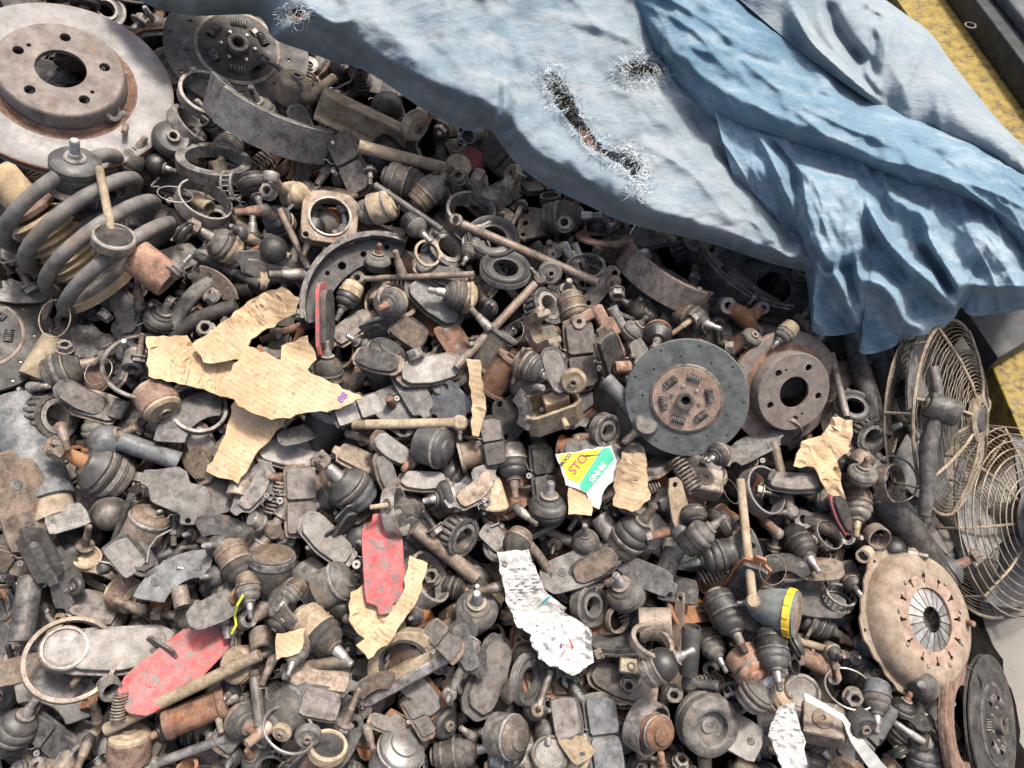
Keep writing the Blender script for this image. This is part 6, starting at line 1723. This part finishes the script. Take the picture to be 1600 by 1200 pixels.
def h_upper(X, Y, S, Tt):
    h = .105 + .02 * np.sin(np.pi * S) - .06 * np.clip((S - .75) * 4, 0, 1) ** 1.5
    for pl, hh, w1, w2 in (([(1238, 4), (1262, 60), (1300, 96), (1378, 162)], .034, 10, 26), ([(1290, 0), (1310, 60), (1360, 110)], -.03, 20, 16), ([(1350, 10), (1366, 34), (1374, 20)], -.03, 20, 12),
                           ([(1404, 14), (1384, 70), (1374, 160)], .010, 7, 7), ([(1420, 24), (1404, 90), (1382, 168)], -.006, 5, 5), ([(1452, 50), (1424, 110), (1404, 170)], .008, 5, 6), ([(1366, 50), (1364, 130)], -.016, 6, 8), ([(1346, 90), (1376, 150)], .016, 12, 10)):
        h += ridge(X, Y, pl, hh, w1, w2, 1.3)
    h += .006 * creases(X, Y, 60, 7.5, 80, 4) + .008 * fbm(X, Y, 80, 9.7, 2) + .0012 * fbm(X, Y, 16, 4.7, 2)
    return h
patch('upper_layer', D_LOW, D_HIGH, 220, 84, h_upper, 'tarp_bleached', cover=False)
def threads():
    VF = []
    hT = lambda x, y: .085 - .02 * min(1, max(0, (x - 850) / 200.))
    dg = bpy.context.evaluated_depsgraph_get(); dg.update()
    def surf(x, y):
        d = (ray(x, y)).normalized(); ok, hit, n, *_ = tA.ray_cast(CAM - TARP.location, d)
        return (hit, n) if ok else (None, None)
    for poly, n in ((RIP1, 900), (RIP2, 700), (RIP3, 160), ([(975, 230), (1000, 250), (1010, 290), (990, 300), (978, 262)], 320)):
        for _ in range(n):
            i = rng.randrange(len(poly)); t = rng.random(); a, b = poly[i - 1], poly[i]
            x = a[0] + (b[0] - a[0]) * t + rng.gauss(0, 6); y = a[1] + (b[1] - a[1]) * t + rng.gauss(0, 6)
            h, nn = surf(x, y)
            if h is None:
                q = P(x, y, hsample(x, y, HT) + .05) - TARP.location; nn = NV
            else: q = h
            if nn.dot(NV) < 0: nn = -nn
            pts = [q]; dr = Vector((rng.gauss(0, 1), rng.gauss(0, 1), rng.gauss(0, .6))).normalized()
            for k in range(4):
                dr = (dr + Vector((rng.gauss(0, .5), rng.gauss(0, .5), rng.gauss(0, .4)))).normalized(); pts.append(pts[-1] + dr * rng.uniform(.002, .0048) + nn * .0006)
            VF.append(sweep([tuple(p) for p in pts], rng.uniform(.00028, .0005), 3))
    # a few long strands
    for pl in ([(1020, 284), (1012, 320), (1000, 340), (992, 352), (984, 366)], [(812, 244), (808, 268), (822, 276)], [(870, 150), (858, 176), (846, 190)]):
        pts = [P(x, y, .045 + .012 * math.sin(k)) - TARP.location for k, (x, y) in enumerate(pl)]
        VF.append(sweep([tuple(p) for p in pts], .0007, 5))
    ob = plain('frayed_threads', join(*VF), 'tarp_thread', 40, 1.0); ob.parent = TARP; ob['kind'] = 'stuff'
grime('tarp_thread', (.36, .41, .44), (.60, .64, .66), 0, .6, 0, 0, 0, vary=0)
bpy.context.view_layer.update(); threads()

# ------------------------------------------------------------------ fans at the right
def p_fan(motor, skip=()):
    p = Proto(100)                                           # radius 100, dish towards +Z
    N = 21
    dz = lambda r: 26 * (1 - (r / 100) ** 2)
    for k in range(N):
        r = 22 + 74 * k / (N - 1); n = 44
        p.add('ring_wire', sweep([(r * math.cos(2 * math.pi * j / n), r * math.sin(2 * math.pi * j / n), dz(r) + random.uniform(-1, 1)) for j in range(n)], .42, 5, True), 'fan_wire')
    p.add('rim', sweep([(100 * math.cos(2 * math.pi * j / 64), 100 * math.sin(2 * math.pi * j / 64), 0) for j in range(64)], 1.8, 8, True), 'fan_wire')
    for k in range(7):
        if k in skip: continue
        a = 2 * math.pi * k / 7 + .3
        p.add('spoke', sweep([(r * math.cos(a), r * math.sin(a), dz(r) + 1.4) for r in (14, 40, 66, 90, 100)], 1.5, 8), 'tan_dust')
    p.add('hub_ring', lathe([(16, dz(16) - 1), (24, dz(22) - 1), (24, dz(22) + 2), (16, dz(16) + 3)], 28, True), 'fan_wire')
    p.add('centre_badge', lathe([(0, dz(0) + 4), (12, dz(0) + 3), (15, dz(0)), (15, dz(0) - 4), (0, dz(0) - 4)], 24), 'iron_black')
    for k in range(3):
        V = []; F = []; na, nr = 8, 5
        for i in range(na + 1):
            for j in range(nr + 1):
                t = i / na; q = j / nr; r = 16 + 72 * q; a = R(120 * k + (t - .5) * (50 + 34 * q) + 16 * q)
                V.append((r * math.cos(a), r * math.sin(a), -18 + (t - .5) * 26 * (1 - .3 * q)))
        for i in range(na):
            for j in range(nr): F.append((i * (nr + 1) + j, (i + 1) * (nr + 1) + j, (i + 1) * (nr + 1) + j + 1, i * (nr + 1) + j + 1))
        o = len(V); V2 = V + [(x, y, z - 1.6) for x, y, z in V]; F2 = F + [tuple(o + i for i in reversed(f)) for f in F]
        p.add('blade', (V2, F2), 'fan_blade')
    p.add('blade_hub', lathe([(0, -4), (14, -5), (18, -10), (18, -30), (0, -30)], 24), 'iron_black')
    for k in range(N):
        r = 22 + 74 * k / (N - 1); n = 36
        if k % 2 == 0: p.add('rear_ring_wire', sweep([(r * math.cos(2 * math.pi * j / n), r * math.sin(2 * math.pi * j / n), -46 + 20 * (r / 100) ** 2) for j in range(n)], .8, 5, True), 'fan_wire')
    for k in range(8):
        a = 2 * math.pi * k / 8; p.add('rear_spoke', sweep([(20 * math.cos(a), 20 * math.sin(a), -45), (60 * math.cos(a), 60 * math.sin(a), -39), (96 * math.cos(a), 96 * math.sin(a), -26), (100 * math.cos(a), 100 * math.sin(a), 0)], 1.5, 6), 'fan_wire')
    mo = p.add('motor', lathe([(0, -90), (22, -90), (32, -84), (36, -70), (36, -48), (30, -44), (0, -44)], 28), 'fan_blade' if motor else 'iron_black')
    p.add('motor_collar', lathe([(34, -66), (38, -66), (38, -56), (34, -56)], 28, True), 'tan_dust', mo)
    if motor:                                                # guard seen from behind: motor plate towards the viewer
        p.add('motor_cap', lathe([(0, -104), (8, -104), (12, -100), (14, -92), (14, -88), (0, -88)], 22), 'iron_black', mo)
        for x, y in ((-24, 20), (18, -26)): p.add('motor_bolt', T(lathe([(0, -97), (4, -96), (6, -92), (6, -84), (0, -84)], 12), tr(x, y, 0)), 'steel_grey', mo)
    return p
def world_place(pr, px, py, dep, size, Zdir, Ydir, name, label, cat, group=None):
    pos = CAM + ray(px, py) * dep
    Z = Zdir.normalized(); X = Ydir.cross(Z).normalized(); Y = Z.cross(X); sc = size * dep / FPX / (pr.size * .001)
    M = Matrix.Translation(pos) @ Matrix((X, Y, Z)).transposed().to_4x4() @ Matrix.Diagonal((sc, sc, sc, 1))
    root = build(name, pr, M)
    THINGS.append(dict(root=root, px=px, py=py, noun=cat, adj='', ori='', label=label, cat=cat, group=group, filler=False, size=size)); return root
def cdir(x, y, z): return (rgt * x + upv * y - fwd * z).normalized()      # x right, y up, z towards the viewer
world_place(p_fan(True), 1548, 812, 1.36, 148, cdir(-.42, -.12, -.86), cdir(0, 1, 0), 'electric_fan', 'grey electric fan with exposed motor leaning at the right edge', 'fan', 'electric fans beside the heap')
world_place(p_fan(False), 1486, 652, 1.20, 152, cdir(.66, -.02, .75), cdir(.08, 1, 0), 'electric_fan', 'electric fan with rusty wire guard just under the tarp hem', 'fan', 'electric fans beside the heap')
def p_arm():
    p = Proto(100)
    b = p.add('arm', sweep([(0, 70, 0), (2, 30, 4), (-4, -10, 6), (-18, -60, 2), (-20, -120, 0), (-24, -170, -4)], [8, 9, 11, 14, 12, 9], 14), 'plate_dark')
    p.add('bush_housing', T(lathe([(10, -24), (20, -24), (22, -21), (22, 21), (20, 24), (10, 24)], 26, True), tr(4, 0, 10) @ rz(-22) @ ry(76)), 'iron_black', b)
    p.add('bush_core', T(lathe([(4, -28), (9, -28), (11, -26), (11, 26), (9, 28), (4, 28)], 20, True), tr(4, 0, 10) @ rz(-22) @ ry(76)), 'brass', b); return p
world_place(p_arm(), 1462, 640, 1.10, 96, cdir(.1, .1, 1), cdir(.02, 1, 0), 'control_arm', 'dark control arm with round bushing in front of the upper fan', 'control arm')
link(1438, 810, 1536, 826, 5, 'nn', (IB, IB), 'thin black rod reaching from the shock absorber to the fan motor', 'thin_rod', te=0) if False else None

# ------------------------------------------------------------------ yellow frame and dark box behind, lower right oddments
def slab(name, quad, z0, z1, mat, parent=None, b=.004):
    top = [PZ(x, y, z1) for x, y in quad]; o = sum(top, Vector()) / 4
    V = [tuple(p - o) for p in top] + [tuple(Vector((p.x, p.y, z0)) - o) for p in top]
    F = [(0, 1, 2, 3), (7, 6, 5, 4)] + [(i, i + 4, (i + 1) % 4 + 4, (i + 1) % 4) for i in range(4)]
    me = mesh(name, (V, F), None, 1.0); bm = bmesh.new(); bm.from_mesh(me)
    bmesh.ops.bevel(bm, geom=list(bm.edges), offset=b, segments=2, affect='EDGES', profile=.5); bm.to_mesh(me); bm.free()
    me.polygons.foreach_set('use_smooth', [True] * len(me.polygons)); me.set_sharp_from_angle(angle=R(40))
    me.materials.append(MATS[mat]); ob = bpy.data.objects.new(name, me); col.objects.link(ob); ob.location = o
    if parent: ob.parent = parent; ob.location = o - parent.location
    return ob
def thing(ob, label, cat): ob['label'] = label; ob['category'] = cat
fr = bpy.data.objects.new('yellow_steel_bench', None); col.objects.link(fr); fr.location = PZ(1540, 150, 0)
thing(fr, 'stained yellow steel ledge behind the tarpaulin in the upper right corner', 'bench')
slab('ledge', [(1340, -90), (1520, -110), (1780, 210), (1700, 430)], .40, .44, 'yellow_paint', fr)
for x, y in ((1440, 60), (1640, 330)):
    c = PZ(x, y, .40); slab('leg', [(x - 14, y - 14), (x + 14, y - 14), (x + 14, y + 14), (x - 14, y + 14)], 0.0, .398, 'yellow_paint', fr)
bx = bpy.data.objects.new('vinyl_trunk_case', None); col.objects.link(bx); bx.location = PZ(1580, 60, .445)
thing(bx, 'dark grey vinyl-covered trunk standing on the yellow ledge', 'trunk')
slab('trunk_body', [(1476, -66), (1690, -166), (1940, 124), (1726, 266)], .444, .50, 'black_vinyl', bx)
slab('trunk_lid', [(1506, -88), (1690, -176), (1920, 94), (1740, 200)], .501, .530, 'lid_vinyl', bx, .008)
hd = mesh('lid_ring', lathe([(9, -1.6), (12, -1.6), (12, 1.6), (9, 1.6)], 20, True)); hd.materials.append(MATS['plate_dark'])
ho = bpy.data.objects.new('lid_ring', hd); col.objects.link(ho); ho.parent = bx; ho.location = PZ(1516, 40, .506) - bx.location
yp = slab('yellow_steel_block', [(1545, 560), (1640, 500), (1700, 640), (1600, 690)], .0, .14, 'yellow_paint'); thing(yp, 'yellow stained steel block behind the upper fan', 'steel block')
gp = slab('grey_plank', [(1500, 470), (1620, 440), (1660, 500), (1560, 560)], .14, .19, 'black_vinyl'); thing(gp, 'dark grey plank under the right end of the tarp hem', 'plank')
# ------------------------------------------------------------------ leave out gap parts the frame does not show, then label everything
bpy.context.view_layer.update()
def visible_counts():
    """depth-buffer the sampled surfaces of everything laid down and count what stays in front"""
    W4, H4 = 320, 240
    P_ = np.concatenate(PTS); I_ = np.concatenate([np.full(len(p), k) for k, p in enumerate(PTS)])
    d = P_ - CAMN; z = d @ npv(fwd)
    x = ((800 + FPX * (d @ npv(rgt)) / z) / 5).astype(int); y = ((600 - FPX * (d @ npv(upv)) / z) / 5).astype(int)
    ok = (x >= 0) & (x < W4) & (y >= 0) & (y < H4) & (z > 0)
    x, y, z, I_ = x[ok], y[ok], z[ok], I_[ok]
    order = np.argsort(-z); buf = np.full((H4, W4), -1)
    buf[y[order], x[order]] = I_[order]
    return buf
BUF = visible_counts(); SEEN = {}
for t in THINGS:
    if 'pts' in t:
        k = next(i for i, p in enumerate(PTS) if p is t['pts']); t['k'] = k
yy, xx = np.mgrid[0:240, 0:320]
for k in np.unique(BUF):
    m = BUF == k; n = int(m.sum()); SEEN[int(k)] = (n, float(xx[m].sum()) * 5, float(yy[m].sum()) * 5)
keep = []
for t in THINGS:
    q = SEEN.get(t.get('k'))
    if t['filler'] and (q is None or q[0] < 6):
        for c in list(t['root'].children_recursive): bpy.data.objects.remove(c)
        bpy.data.objects.remove(t['root']); continue
    if q: t['vx'], t['vy'], t['n'] = q[1] / q[0], q[2] / q[0], q[0]
    else: t['vx'], t['vy'], t['n'] = t['px'], t['py'], 0
    keep.append(t)
THINGS = keep
LAND = [('the large brake disc', 100, 110), ('the dark clutch disc', 370, 70), ('the long curved shoe', 420, 205), ('the steel channel', 575, 195), ('the coil spring', 160, 380), ('the rusty sleeve', 238, 420),
        ('the wire ring', 233, 572), ('the triangular cardboard', 465, 600), ('the cardboard strip', 385, 505), ('the big curved shoe', 530, 430), ('the red-edged pad', 512, 500), ('the square clamp', 515, 343),
        ('the long brown link', 825, 395), ('the three-hole joint', 880, 340), ('the rust-brown shoe', 1030, 445), ('the copper-hub clutch disc', 1072, 622), ('the smaller brake disc', 1220, 605), ('the pale flat pad', 672, 576),
        ('the triangular plate', 702, 632), ('the open metal box', 862, 640), ('the printed card', 922, 742), ('the tan stabilizer link', 645, 662), ('the upright grooved pad', 470, 782), ('the castle-nut joint', 552, 766),
        ('the red upright pad', 594, 880), ('the tapered bearing', 716, 836), ('the paper strip', 820, 920), ('the paper ball', 880, 1005), ('the eared pad', 302, 772), ('the orange-stud joint', 160, 735), ('the blue-grey tube', 48, 705),
        ('the long red-edged pad', 276, 1040), ('the flat ring', 111, 1030), ('the wheel cylinder', 306, 1114), ('the carrier bracket', 640, 1048), ('the long dark pad', 764, 1056), ('the clip pad', 972, 1066), ('the round rubber mount', 1104, 1130),
        ('the yellow clamp band', 1235, 955), ('the upright tan rod', 1165, 840), ('the crumpled cardboard', 1300, 710), ('the shock absorber', 1420, 820), ('the pressure plate', 1428, 968), ('the white plastic strip', 1330, 1145),
        ('the grooved bottom pad', 944, 1150), ('the bottom white paper', 1230, 1150), ('the black pin', 1078, 1016), ('the steel band ring', 1190, 768), ('the pinkish-stud joint', 456, 1106), ('the upright rod', 1310, 600)]
REL = ['right of', 'below and right of', 'below', 'below and left of', 'left of', 'above and left of', 'above', 'above and right of']
used = set()
for t in THINGS:
    if t['label']: used.add(t['label'])
def rel(t, lm, far):
    dx, dy = t['vx'] - lm[1], t['vy'] - lm[2]; d = math.hypot(dx, dy)
    r = REL[int(round((math.degrees(math.atan2(dy, dx)) % 360) / 45)) % 8]
    if d < 26: return 'lying against ' + lm[0]
    return ('just ' if d < 85 else 'farther ' if d > 170 else '') + r + ' ' + lm[0]
for t in sorted([q for q in THINGS if not q['label']], key=lambda q: -q['n']):
    lms = sorted(LAND, key=lambda l: math.hypot(t['vx'] - l[1], t['vy'] - l[2]))
    base = (t['adj'] + ' ' + t['noun']).strip()
    if t['size'] < 46 and t['noun'] in ('ball joint', 'brake pad', 'rubber bushing'): base = 'small ' + base
    pick = None
    for k in range(5):
        for o in ('', ' ' + t['ori'] if t['ori'] else ''):
            c = base + o + ', ' + rel(t, lms[k], 0)
            if c not in used and len(c.replace(',', ' ').split()) <= 16: pick = c; break
        if pick: break
    if not pick:
        for i in range(5):
            for j in range(5):
                c = f"{base} between {lms[i][0]} and {lms[j][0]}"
                if i != j and c not in used and len(c.split()) <= 16: pick = c; break
            if pick: break
    t['label'] = pick or (base + ' ' + rel(t, lms[5], 0)); used.add(t['label'])
for t in THINGS:
    r = t['root']; r['label'] = t['label']; r['category'] = t['cat']
    if t['group']: r['group'] = t['group']
print('things', len(THINGS), 'objects', len(bpy.data.objects))
